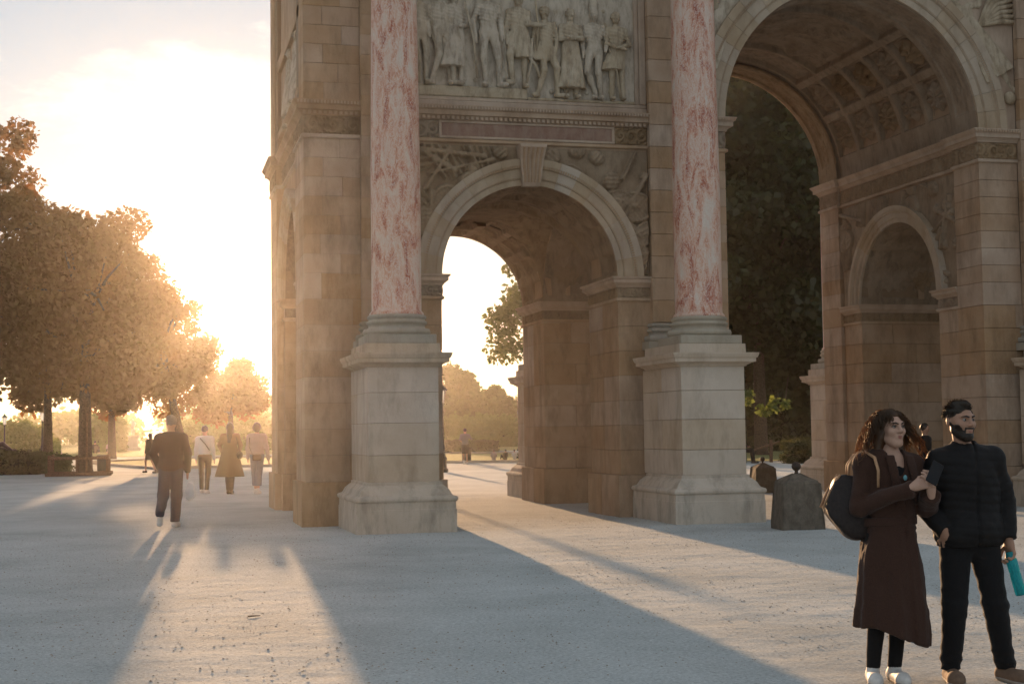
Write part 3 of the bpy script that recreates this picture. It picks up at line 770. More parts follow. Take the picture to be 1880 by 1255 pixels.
# ---- columns on pedestals
def column_mesh():
    prof = [(.44, 3.43), (.44, 3.46), (.405, 3.50)]
    for i in range(13):
        t = i/12; prof.append((.402-.045*max(0, t-.33)/.67*1.0, 3.50+t*6.6))
    return prof
PROF_BASE = [(.50, 3.10), (.535, 3.12), (.545, 3.16), (.53, 3.205), (.475, 3.215), (.455, 3.235), (.455, 3.265), (.475, 3.285), (.49, 3.29), (.485, 3.33), (.455, 3.345), (.45, 3.36), (.475, 3.375), (.48, 3.405), (.455, 3.43), (.42, 3.435)]
PED_BASE = [(.0, -.06), (.0, .36), (-.008, .365), (-.012, .475), (.005, .485), (.018, .505), (.018, .535), (0, .56), (-.05, .575), (-.07, .60), (-.10, .66), (-.165, .72), (-.19, .735), (-.19, .775), (-.225, .785)]
PED_CAP = [(-.225, 2.575), (-.20, 2.58), (-.19, 2.60), (-.13, 2.635), (-.075, 2.65), (-.075, 2.71), (-.055, 2.72), (-.035, 2.775), (-.035, 2.80), (-.20, 2.805), (-.205, 2.955), (-.8, 2.955)]
def pedestal(cx, my, view):
    y0, y1 = (0.0, YF-.16) if not my else (2*YM-(YF-.16), 2*YM)
    ped = MB().box(cx-.545, cx+.545, min(y0, y1)+(.25 if not my else 0), max(y0, y1)-(0 if not my else .25), .3, 2.7).build('pedestal', MORTAR, arch)
    rect = [(cx-.79, y0), (cx+.79, y0), (cx+.79, y1), (cx-.79, y1)]
    mb = MB().sweep(rect, PED_BASE, closed=True, side=1.0)
    mb.build('pedestal_base', BASE_ST, ped)
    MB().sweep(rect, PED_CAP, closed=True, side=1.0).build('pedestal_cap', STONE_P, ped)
    zs = [.78, 1.20, 1.70, 2.18, 2.58]
    ya, yb = (y0+.225, y1) if not my else (y0, y1-.225)
    for i in range(4):
        ym = ya+(yb-ya)*(.5 if i % 2 else .62)
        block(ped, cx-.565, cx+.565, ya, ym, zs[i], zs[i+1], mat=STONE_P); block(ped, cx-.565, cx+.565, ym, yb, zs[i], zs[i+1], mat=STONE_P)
    cy = .79 if not my else 2*YM-.79
    col = MB().lathe(column_mesh(), (cx, cy, 0), 48).build('column', MARBLE, arch, True)
    MB().box(cx-.545, cx+.545, cy-.545, cy+.545, 2.957, 3.10, .01).build('column_plinth', BASEST, col)
    MB().lathe(PROF_BASE, (cx, cy, 0), 48).build('column_base', BASEST, col, True)
    # capital above the frame, simple bell with leaves
    MB().lathe([(.36, 10.1), (.40, 10.14), (.37, 10.2), (.38, 10.5), (.46, 10.8), (.56, 10.92), (.56, 11.02)], (cx, cy, 0), 32).build('capital', STONE_W, col, True)
    # responding base of the pilaster behind
    py0, py1 = (YF-.30, YF-.0) if not my else (2*YM-YF, 2*YM-YF+.30)
    resp = [(cx-.34, py0+.12), (cx+.34, py0+.12), (cx+.34, py1), (cx-.34, py1)]
    if my: resp = [(cx-.34, py0), (cx+.34, py0), (cx+.34, py1-.12), (cx-.34, py1-.12)]
    MB().sweep(resp, [(r_-.42, z_) for r_, z_ in PROF_BASE], closed=True, side=1.0).build('pilaster_base', BASEST, col)
    MB().box(cx-.50, cx+.50, min(py0, py1)-.05, max(py0, py1), 2.956, 3.098).build('pilaster_plinth', BASEST, col)
BASE_ST = stone_mat('pedestal_base_stone', base=(.46, .365, .27), pale=(.55, .46, .36), dark=(.17, .14, .10), stain=.55, rnd=.06, scale=1.4)
for my in (0, 1):
    for cx in (0, 5.2, 2*XM-5.2, 2*XM): pedestal(cx, my, True)

# ---- entablature and attic above the frame
ent = MB(); rect = [(-1.40, YF), (2*XM+1.40, YF), (2*XM+1.40, YR), (-1.40, YR)]
ent.sweep(rect, [(-.2, 11.15), (0, 11.2), (0, 11.5), (.05, 11.5), (.05, 11.9), (.12, 11.95), (.35, 12.15), (.38, 12.3), (-.2, 12.3), (-.2, 14.4), (-.05, 14.45), (.1, 14.7), (-3.2, 14.7)], closed=True, side=1.0)
ent.build('entablature', STONE_W, arch)
eb = MB()
for my in (0, 1):
    for cx in (0, 5.2, 2*XM-5.2, 2*XM):
        cy = .79 if not my else 2*YM-.79
        eb.box(cx-.5, cx+.5, min(cy-.5, YF+.1) if not my else YR-.1, max(cy+.5, YR-.1) if my else YF+.1, 11.02, 12.35)
eb.build('entablature_projection', STONE_W, arch)

# ---- end wall above the band: recessed panel with frame
for mx in (0, 1):
    f = mp4(mx, 0)
    w = MB(); w.box(*mbox(f, -1.22, -1.0, 3.0, 2*YM-3.0, ZB-.01, 11.2)).build('end_wall', STONE_W, arch)
    fr = MB()
    for (a, b2, c_, d_) in ((3.15, 3.32, 7.6, 10.9), (2*YM-3.32, 2*YM-3.15, 7.6, 10.9), (3.32, 2*YM-3.32, 7.6, 7.75), (3.32, 2*YM-3.32, 9.0, 9.25)):
        fr.box(*mbox(f, -1.30, -1.2, a, b2, c_, d_), .015)
    fr.build('panel_frame', STONE_W, arch)
# ------------------------------------------------------------------ lawn, path edges, kerbs
LAWN = None
def lawn_mat():
    m, n, l, b = nmat('lawn'); b.inputs['Roughness'].default_value = .9; b.inputs['Sheen Weight'].default_value = .4
    b.inputs['Sheen Tint'].default_value = (.8, .8, .3, 1)
    t = node(n, 'ShaderNodeNewGeometry'); n1 = node(n, 'ShaderNodeTexNoise', Scale=.6, Detail=8.0, Roughness=.7); l.new(t.outputs['Position'], n1.inputs['Vector'])
    r = ramp(n, [(.3, (.075, .085, .024)), (.7, (.14, .14, .045))]); l.new(n1.outputs['Fac'], r.inputs['Fac']); l.new(r.outputs['Color'], b.inputs['Base Color'])
    n2 = node(n, 'ShaderNodeTexNoise', Scale=25.0, Detail=4.0); l.new(t.outputs['Position'], n2.inputs['Vector'])
    bp = node(n, 'ShaderNodeBump', Strength=1.0, Distance=.08); l.new(n2.outputs['Fac'], bp.inputs['Height']); l.new(bp.outputs['Normal'], b.inputs['Normal'])
    return m
LAWN = lawn_mat()
def sheet(name, pts, z, mat):
    return tag(obj(name, [(x, y, z) for x, y in pts], [tuple(range(len(pts)))], mat), kind='structure')
sheet('lawn', [(-3.6, 43), (6, 44.5), (12, 43), (18, 40), (18, 66), (-2, 66), (-7.5, 60)], .03, LAWN)
sheet('lawn', [(19, 36), (60, 30), (60, 56), (20, 56)], .03, LAWN)
sheet('lawn', [(-60, 80), (120, 70), (160, 300), (-120, 300)], .035, LAWN)
sheet('lawn', [(-60, 42), (-8, 42), (-9.5, 72), (-60, 72)], .03, LAWN)
KERBM = stone_mat('kerb_stone', base=(.30, .27, .22), pale=(.40, .36, .30), stain=.3, rnd=.1)
k = MB().sweep([(-3.6, 43), (6, 44.5), (12, 43), (18, 40), (18, 66), (-2, 66), (-7.5, 60)], [(0, -.05), (0, .12), (.12, .12), (.12, -.05)], closed=True, side=1.0).build('kerb', KERBM)
tag(k, kind='structure')

# ------------------------------------------------------------------ trees
def leaf_cloud(centers, radii, n, size, seed, flat=1.0):
    r = np.random.RandomState(seed); centers = np.asarray(centers); radii = np.asarray(radii)
    w = radii**2; w = w/w.sum(); ci = r.choice(len(centers), n, p=w)
    d = r.randn(n, 3); d /= np.linalg.norm(d, axis=1)[:, None]; rad = r.rand(n)**.45
    P = centers[ci]+d*(radii[ci]*rad)[:, None]*np.array((1, 1, flat*.8))
    # each leaf: a drooping three-finger spray of two rhombs
    a = r.rand(n)*2*math.pi; tilt = r.randn(n)*.5-.45
    u = np.stack([np.cos(a)*np.cos(tilt), np.sin(a)*np.cos(tilt), np.sin(tilt)], -1)
    s = r.randn(n, 3); v = np.cross(u, s); v /= np.linalg.norm(v, axis=1)[:, None]
    sz = size*(.65+.7*r.rand(n))[:, None]
    V = np.empty((n, 4, 3)); w1 = (.30+.25*r.rand(n))[:, None]
    V[:, 0] = P; V[:, 1] = P+u*sz*.60+v*sz*w1; V[:, 2] = P+u*sz*1.15; V[:, 3] = P+u*sz*.45-v*sz*w1
    F = np.arange(4*n).reshape(n, 4)
    return V.reshape(-1, 3), F

def tree(name, label, base, H, r, zc0, n, size, seed, trunk=.22, mat=None, group=None, clumps=70, flat=1.0, lean=(0, 0), cr=.32, depth=1.0):
    x, y = base; q = np.random.RandomState(seed)
    t = empty(name, (x, y, 0), label, 'tree', group)
    zc = (H+zc0)/2; rz = (H-zc0)/2
    C = []; Rd = []
    for i in range(clumps):
        d = q.randn(3); d /= np.linalg.norm(d); k = q.rand()**.42
        taper = 1.0-.25*max(0, d[2])
        c = np.array((x+lean[0]+d[0]*r*k*taper, y+lean[1]+d[1]*r*k*taper*depth, zc+d[2]*rz*k)); C.append(c)
        Rd.append(r*cr*(.55+.75*q.rand()))
    C = np.array(C); Rd = np.array(Rd)
    mb = MB(); top = np.array((x+lean[0]*.7, y+lean[1]*.7, zc+rz*.25))
    pts = [(x, y, -.1), (x+.02, y, .25), (x+lean[0]*.2, y+lean[1]*.2, zc0*.8), tuple(top)]
    mb.tube(pts, [trunk*1.45, trunk*1.05, trunk*.85, trunk*.28], 10)
    for i in range(0, clumps, 3):
        h = .25+.7*q.rand(); s = np.array(pts[2])*(1-h)+top*h
        mid = (s+C[i])/2+np.array((0, 0, .15*r*q.rand()))
        mb.tube([s, mid, C[i]], [trunk*.34, trunk*.2, trunk*.05], 5)
    mb.build('trunk', BARK, t, True)
    V, F = leaf_cloud(C, Rd, n, size, seed+1, flat)
    obj('crown', V, F, mat or LEAF, t)
    return t

GA = 'chestnut trees along the gravel'
tree('chestnut_tree', 'tall dense chestnut tree cut off by the left border, its crown reaching highest', (-10.2, 31.0), 13.9, 3.9, 2.9, 36000, 0.17, 101, .3, group=GA, cr=.24, clumps=95)
tree('chestnut_tree', 'broad chestnut tree whose trunk stands inside the wooden guard', (-6.3, 36.0), 10.8, 3.3, 2.7, 29000, 0.165, 102, .27, group=GA, cr=.24, clumps=85)
tree('chestnut_tree', 'chestnut tree in front of the low sun, behind the walking people', (-2.2, 50), 8.8, 3.6, 2.6, 23000, 0.185, 103, .25, group=GA, cr=.24, clumps=75, lean=(-1.8, 0))
tree('chestnut_tree', 'smaller chestnut tree beside the end of the arch, below the sun', (0.9, 66), 5.9, 2.7, 2.2, 12000, 0.2, 104, .2, group=GA, cr=.24, clumps=55)
tree('chestnut_tree', 'chestnut tree in shade behind the guarded tree', (-9.0, 56), 11.5, 4.4, 2.9, 22000, 0.28, 105, .25, group=GA, cr=.24, clumps=70)
tree('chestnut_tree', 'chestnut tree filling the gap behind the walking man', (-6.2, 72), 10.0, 4.0, 3.0, 15000, 0.32, 106, .25, group=GA, cr=.24, clumps=60)
GB = 'dark trees beyond the arch'
tree('chestnut_tree', 'chestnut tree whose leafy branches show at the edge of the small opening', (15.0, 37.0), 12.8, 4.4, 1.9, 38000, 0.19, 111, .3, group=GB, mat=LEAF_G, clumps=110, cr=.20)
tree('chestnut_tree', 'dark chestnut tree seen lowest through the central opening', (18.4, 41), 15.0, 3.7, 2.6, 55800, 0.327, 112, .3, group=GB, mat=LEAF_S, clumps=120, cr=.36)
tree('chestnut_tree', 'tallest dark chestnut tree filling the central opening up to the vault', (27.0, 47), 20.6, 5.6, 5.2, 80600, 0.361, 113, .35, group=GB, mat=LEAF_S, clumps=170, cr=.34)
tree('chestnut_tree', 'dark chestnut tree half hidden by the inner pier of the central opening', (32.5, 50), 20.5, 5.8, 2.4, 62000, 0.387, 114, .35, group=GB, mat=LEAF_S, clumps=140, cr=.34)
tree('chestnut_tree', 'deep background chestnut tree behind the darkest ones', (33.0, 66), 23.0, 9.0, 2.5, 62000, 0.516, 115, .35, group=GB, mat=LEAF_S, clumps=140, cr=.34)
GC = 'far trees across the lawn'
tree('far_tree', 'round far tree standing above the yellow shrubs in the small opening', (24.6, 112), 7.2, 3.1, 1.5, 13950, 0.361, 121, .2, group=GC, mat=LEAF_G, clumps=50)
tree('far_tree', 'lower far tree beside the round one', (29.0, 116), 6.2, 2.6, 1.2, 10850, 0.361, 122, .2, group=GC, mat=LEAF_G, clumps=45)
tree('far_tree', 'far tree partly hidden by the pedestal at the small opening', (20.4, 118), 6.4, 2.7, 1.3, 9300, 0.361, 123, .2, group=GC, mat=LEAF_G, clumps=45)
# sunlit low branches hanging in the central opening
q = np.random.RandomState(5)
C = [(19.9+1.9*u, 33.2+.4*q.randn(), 2.75-.55*u+.35*math.sin(u*9)) for u in np.linspace(0, 1, 16)]
t = empty('low_branch', (21.3, 33.2, 2.6), 'sunlit yellow-green branch hanging low in front of the dark trees', 'branch')
V, F = leaf_cloud(C, [.17]*16, 420, .17, 6); obj('leaves', V, F, LEAF_Y, t)
MB().tube([(22.6, 34.2, 3.6)]+[tuple(c) for c in C[::-3]], .02, 5).build('twig', BARK, t)

# ------------------------------------------------------------------ hedges and shrubs
def bush(name, label, x0, x1, y0, y1, z1, n, size, seed, mat, cat='hedge', group=None, roundness=.25, z0=0.0):
    q = np.random.RandomState(seed); N = 90
    nx = max(3, int((x1-x0)/.5)); ny = max(2, int((y1-y0)/.5)); C = []; Rd = []
    for i in range(nx):
        for j in range(ny):
            for kz in range(max(2, int((z1-z0)/.45))):
                u, v, w = (i+.5)/nx, (j+.5)/ny, (kz+.5)/max(2, int((z1-z0)/.45))
                e = max(abs(u-.5), abs(v-.5))*2
                top = z0+(z1-z0)*(1-roundness*e**3)*(1+.10*roundness*q.randn())
                C.append((x0+(x1-x0)*u, y0+(y1-y0)*v, z0+(top-z0)*w)); Rd.append(.30+.08*q.rand())
    V, F = leaf_cloud(C, Rd, n, size, seed)
    t = empty(name, ((x0+x1)/2, (y0+y1)/2, z0), label, cat, group)
    obj('foliage', V, F, mat, t)
    b = MB(); b.box(x0+(x1-x0)*.12, x1-(x1-x0)*.12, y0+(y1-y0)*.2, y1-(y1-y0)*.2, z0-.02, z0+(z1-z0)*(.70-.4*roundness), .08); b.build('branch_mass', BRANCHY, t)
    return t
BRANCHY = plain('hedge_inner_twigs', (.02, .024, .010), .95, .4, 9, .05)
bush('hedge', 'dark clipped hedge behind the wooden tree guard', -17.5, -7.0, 38.2, 40.4, 1.12, 21000, .12, 201, LEAF_D, roundness=.35)
bush('hedge', 'long low dark hedge beyond the lawn, seen through the small opening', 13.6, 19.6, 74, 76, .80, 7500, .16, 202, LEAF_D, roundness=.1)
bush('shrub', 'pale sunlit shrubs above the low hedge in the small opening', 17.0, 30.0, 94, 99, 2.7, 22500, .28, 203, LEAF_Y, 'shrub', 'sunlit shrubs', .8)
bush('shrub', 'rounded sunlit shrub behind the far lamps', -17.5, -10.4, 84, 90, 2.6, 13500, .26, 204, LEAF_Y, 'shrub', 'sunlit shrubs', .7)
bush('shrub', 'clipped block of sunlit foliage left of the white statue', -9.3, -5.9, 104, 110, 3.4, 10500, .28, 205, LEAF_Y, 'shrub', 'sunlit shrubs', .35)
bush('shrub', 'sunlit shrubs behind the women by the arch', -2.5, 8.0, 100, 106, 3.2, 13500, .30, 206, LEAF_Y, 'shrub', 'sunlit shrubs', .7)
bush('topiary_ball', 'larger clipped round bush beside the rear pedestal', 21.3, 22.6, 31.3, 32.6, 1.15, 5400, .07, 207, LEAF_D, 'topiary', 'clipped balls', .9)
bush('topiary_ball', 'smaller clipped round bush in front of the larger one', 22.0, 22.9, 30.4, 31.3, .78, 3600, .07, 208, LEAF_D, 'topiary', 'clipped balls', .9)
bush('hedge', 'low clipped hedge under the dark trees', 20.0, 42, 57, 59, .9, 13500, .18, 209, LEAF_D, roundness=.1)
bush('tall_hedge', 'tall dark mass of clipped foliage closing the central opening at the back', 25.5, 50, 72, 76, 6.5, 14000, .45, 210, LEAF_S, roundness=.15)
# far wood closing the horizon
q = np.random.RandomState(9); C = []; Rd = []
for i in range(260):
    u = q.rand(); x = -110+300*u; C.append((x, 175+35*q.rand()+.12*x, 1.5+3.6*q.rand()*(1+.4*math.sin(x*.11)))); Rd.append(2.0+1.5*q.rand())
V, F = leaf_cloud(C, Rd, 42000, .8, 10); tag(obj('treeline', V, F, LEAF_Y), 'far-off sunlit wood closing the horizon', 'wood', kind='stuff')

# ------------------------------------------------------------------ haze in the evening air
hz = MB().box(-395, 395, -395, 395, -1.0, 25.0).build('haze', None)
tag(hz, kind='stuff')
hm = bpy.data.materials.new('evening_haze'); hm.use_nodes = True; hn = hm.node_tree.nodes; hn.remove(hn['Principled BSDF'])
pv = hn.new('ShaderNodeVolumePrincipled'); pv.inputs['Density'].default_value = .00024; pv.inputs['Anisotropy'].default_value = .87
pv.inputs['Color'].default_value = (.98, .93, .88, 1)
hm.node_tree.links.new(pv.outputs[0], hn['Material Output'].inputs['Volume']); hz.data.materials.append(hm)
# ------------------------------------------------------------------ figures
def rotz(a): c, s = math.cos(a), math.sin(a); return np.array(((c, -s, 0), (s, c, 0), (0, 0, 1)))
def rotx(a): c, s = math.cos(a), math.sin(a); return np.array(((1, 0, 0), (0, c, -s), (0, s, c)))
def cat(parts):
    V = []; F = []; b = 0
    for v, f in parts:
        if len(v): V.append(v); F.append(f+b); b += len(v)
    return np.concatenate(V), np.concatenate(F)
J0 = dict(pel=(0, 0, .95), chest=(0, 0, 1.25), neck=(0, .01, 1.46), head=(0, -.01, 1.62),
          shL=(-.175, .01, 1.40), shR=(.175, .01, 1.40), elL=(-.22, .03, 1.13), elR=(.22, .03, 1.13), wrL=(-.23, -.03, .89), wrR=(.23, -.03, .89),
          hiL=(-.09, 0, .92), hiR=(.09, 0, .92), knL=(-.10, -.01, .50), knR=(.10, -.01, .50), anL=(-.10, .03, .09), anR=(.10, .03, .09),
          toL=(-.11, -.13, .035), toR=(.11, -.13, .035))
def joints(s=1.0, **kw):
    d = dict(J0); d.update(kw); return {k: np.array(v, float)*s for k, v in d.items()}
def leg_sdf(P, J, s, a, b, c, sides='LR'):
    d = None
    for q in sides:
        e = chain(P, [J['hi'+q], J['kn'+q], J['an'+q]], [a*s, b*s, c*s], .03*s); d = e if d is None else np.minimum(d, e)
    return d
def arm_sdf(P, J, s, a, b, c, sides='LR'):
    d = None
    for q in sides:
        e = chain(P, [J['sh'+q], J['el'+q], J['wr'+q]], [a*s, b*s, c*s], .025*s); d = e if d is None else np.minimum(d, e)
    return d
def foot_sdf(P, J, s, r=.042, sides='LR'):
    d = None
    for q in sides:
        a = J['an'+q]; t = J['to'+q]; h = a+(a-t)*.22*np.array((1, 1, 0)); h[2] = t[2]+.005*s if abs(a[2]-t[2]) < .12*s else (a[2]*.6+t[2]*.4)
        e = smin(smin(cap(P, h, t, (r-.004)*s, r*s), cap(P, t, t+(t-a)*.3*np.array((1, 1, 0)), r*s, (r-.012)*s), .02*s), cap(P, a, h, .040*s, .036*s), .03*s)
        d = e if d is None else np.minimum(d, e)
    return d
def torso_sdf(P, J, s, w=1.0, waist=.135, hip=.16, ch=.165, inf=0.0):
    pel, che, nk = J['pel'], J['chest'], J['neck']; wa = pel*.55+che*.45
    d = ell(P, che+np.array((0, 0, .03*s)), ((ch*w+inf)*s, (.105+inf)*s, (.21+inf)*s))
    d = smin(d, ell(P, wa, ((waist*w+inf)*s, (.092+inf)*s, .17*s)), .05*s)
    d = smin(d, ell(P, pel, ((hip*w+inf)*s, (.112+inf)*s, (.13+inf*.5)*s)), .05*s)
    d = smin(d, cap(P, J['shL'], J['shR'], (.052+inf)*s, (.052+inf)*s), .05*s)
    d = smin(d, cap(P, che+np.array((0, .0, .15*s)), nk, (.075+inf*.7)*s, (.05+inf*.7)*s), .04*s)
    return d
def hand_sdf(P, w, d, n, curl=.5, s=1.0, thumb=1.0, spread=.12):
    """w wrist, d towards the fingers, n out of the palm, thumb on side d x n * thumb"""
    d = np.array(d, float); d /= np.linalg.norm(d); n = np.array(n, float); n -= d*(n@d); n /= np.linalg.norm(n); t = np.cross(d, n)*thumb
    w = np.array(w, float); D = cap(P, w-d*.02*s, w+d*.03*s, .024*s, .026*s)
    off = [.030, .010, -.010, -.028]; ln = [.070, .078, .073, .058]
    for i in range(4):
        kn = w+d*(.088-.004*abs(i-1))*s+t*off[i]*s
        D = smin(D, cap(P, w+d*.015*s+t*off[i]*.5*s, kn, .016*s, .0115*s), .012*s)
        p = kn; a = curl*.55; dd = d+t*spread*(off[i]/.03)*.5; dd /= np.linalg.norm(dd)
        fch = None; r0 = .0095*s
        for j, fr in enumerate((.45, .32, .25)):
            v = dd*math.cos(a)+n*math.sin(a); e = p+v*ln[i]*fr*s
            c = cap(P, p, e, r0, r0*.93); fch = c if fch is None else smin(fch, c, .004*s); p = e; a += curl*.95; r0 *= .93
        D = smin(D, fch, .006*s)
    b = w+d*.03*s+t*.026*s; p1 = b+(d*.6+t*.65+n*.35)*.042*s; p2 = p1+(d*.9+t*.05+n*.4*curl)*.032*s
    D = smin(D, cap(P, w+d*.01*s+t*.012*s, b, .018*s, .014*s), .012*s); D = smin(D, cap(P, b, p1, .0135*s, .011*s), .008*s); D = smin(D, cap(P, p1, p2, .0105*s, .0085*s), .006*s)
    return D
class Head:
    """head in its own frame (facing -Y), turned by yaw and pitch"""
    def __init__(s, c, yaw=0, pitch=0, roll=0, k=1.0):
        s.c = np.array(c, float); s.R = rotz(yaw) @ rotx(pitch) @ np.array(((math.cos(roll), 0, math.sin(roll)), (0, 1, 0), (-math.sin(roll), 0, math.cos(roll)))); s.k = k
    def loc(s, P): return ((P-s.c) @ s.R)/s.k
    def out(s, V): return (np.asarray(V)*s.k) @ s.R.T+s.c
    def base(s, Q, fem=False):
        d = ell(Q, (0, .018, .035), (.074, .094, .084))
        d = smin(d, ell(Q, (0, -.022, -.030), (.058 if fem else .061, .070, .083)), .03)
        d = smin(d, cap(Q, (0, -.056, -.088), (0, -.066, -.094), .022, .020 if fem else .024), .03)
        for x in (-1, 1):
            d = smin(d, cap(Q, (x*.050, .0, -.058), (x*.018, -.058, -.094), .018, .016), .028)      # jaw line
            d = smin(d, ell(Q, (x*.040, -.058, -.020), (.024, .024, .022)), .022)                      # cheek
            d = smin(d, cap(Q, (x*.010, -.084, .031), (x*.044, -.068, .031), .011, .010), .014)        # brow
        d = smin(d, cap(Q, (0, -.084, .020), (0, -.108, -.018), .009, .0115), .012)
        for x in (-1, 1): d = smin(d, ell(Q, (x*.012, -.096, -.022), (.009, .011, .008)), .007)
        for x in (-1, 1):
            e = ell(Q, (x*.031, -.094, .009), (.019, .020, .011)); d = -smin(-d, e+.002, .010)
        d = smin(d, cap(Q, (-.019, -.083, -.0495), (.019, -.083, -.0495), .0065, .0065), .008)
        d = smin(d, cap(Q, (-.016, -.083, -.060), (.016, -.083, -.060), .0075, .0075), .008)
        d = np.maximum(d, -cap(Q, (-.022, -.092, -.0548), (.022, -.092, -.0548), .0016, .0016))
        for x in (-1, 1): d = smin(d, ell(Q, (x*.075, .016, .0), (.010, .020, .031)), .008)
        return d
    def mesh(s, fem=False, h=.0042):
        V, F = surfnet(lambda G: s.base(G, fem), (-.10, -.13, -.13), (.10, .13, .135), h)
        return s.out(relax(V, F, 1)), F
def shape(name, fn, lo, hi, h, mat, parent, it=1, post=None):
    V, F = surfnet(fn, lo, hi, h); V = relax(V, F, it)
    if post is not None: V = post(V)
    return obj(name, V, F, mat, parent, True)
def place(o, loc, rot, k=1.0):
    o.location = loc; o.rotation_euler = (0, 0, rot); o.scale = (k, k, k); return o
SKIN_F = plain('skin_pale', (.46, .28, .20), .5, .08, 12, .35); SKIN_M = plain('skin_tan', (.36, .20, .13), .5, .08, 12, .35)
SKIN_M.node_tree.nodes['Principled BSDF'].inputs['Subsurface Weight'].default_value = 0.0
HAIR_D = plain('dark_hair', (.018, .011, .007), .45, .3, 60, .4); HAIR_B = plain('brown_curly_hair', (.045, .022, .010), .42, .4, 60, .5)
WHITE_E = plain('eye_white', (.30, .26, .23), .3, .02, 5); IRIS = plain('iris', (.02, .012, .008), .15, .1, 5, .6)
LIP_F = plain('lip', (.32, .13, .10), .4, .05, 8)
def cloth(name, col, bump=.3, scale=140.0): return plain(name, col, .9, .18, scale, .15, bump, 0, .08)

def body_mesh(J, s, head=None, hands=True, fem=False, h=.016, hsdf=None, hip=.16):
    def fn(P):
        d = torso_sdf(P, J, s*.97, hip=hip)
        d = smin(d, leg_sdf(P, J, s, .078, .050, .036), .03*s); d = np.minimum(d, foot_sdf(P, J, s, .034))
        d = smin(d, arm_sdf(P, J, s, .045, .036, .026), .02*s)
        d = smin(d, cap(P, J['neck']-np.array((0, 0, .03*s)), J['head']+np.array((0, .02*s, -.05*s)), .056*s, .050*s), .02*s)
        if head is None:
            d = smin(d, ell(P, J['head']+np.array((0, .01, .01))*s, (.078*s, .095*s, .115*s)), .02*s)
        if hands and hsdf is None:
            for q in 'LR':
                e = J['wr'+q]-J['el'+q]; e = e/np.linalg.norm(e)
                d = smin(d, cap(P, J['wr'+q], J['wr'+q]+e*.13*s, .028*s, .018*s), .015*s)
        return d
    A = np.array(list(J.values())); lo = A.min(0)-.22*s; hi = A.max(0)+.22*s; lo[2] = -.02
    parts = [surfnet(fn, lo, hi, h)]; parts[0] = (relax(*parts[0], 1), parts[0][1])
    if head is not None: parts.append(head.mesh(fem))
    if hsdf:
        for (w, fnh) in hsdf:
            w = np.array(w); V, F = surfnet(fnh, w-.16, w+.16, .0042); parts.append((relax(V, F, 1), F))
    return cat(parts)

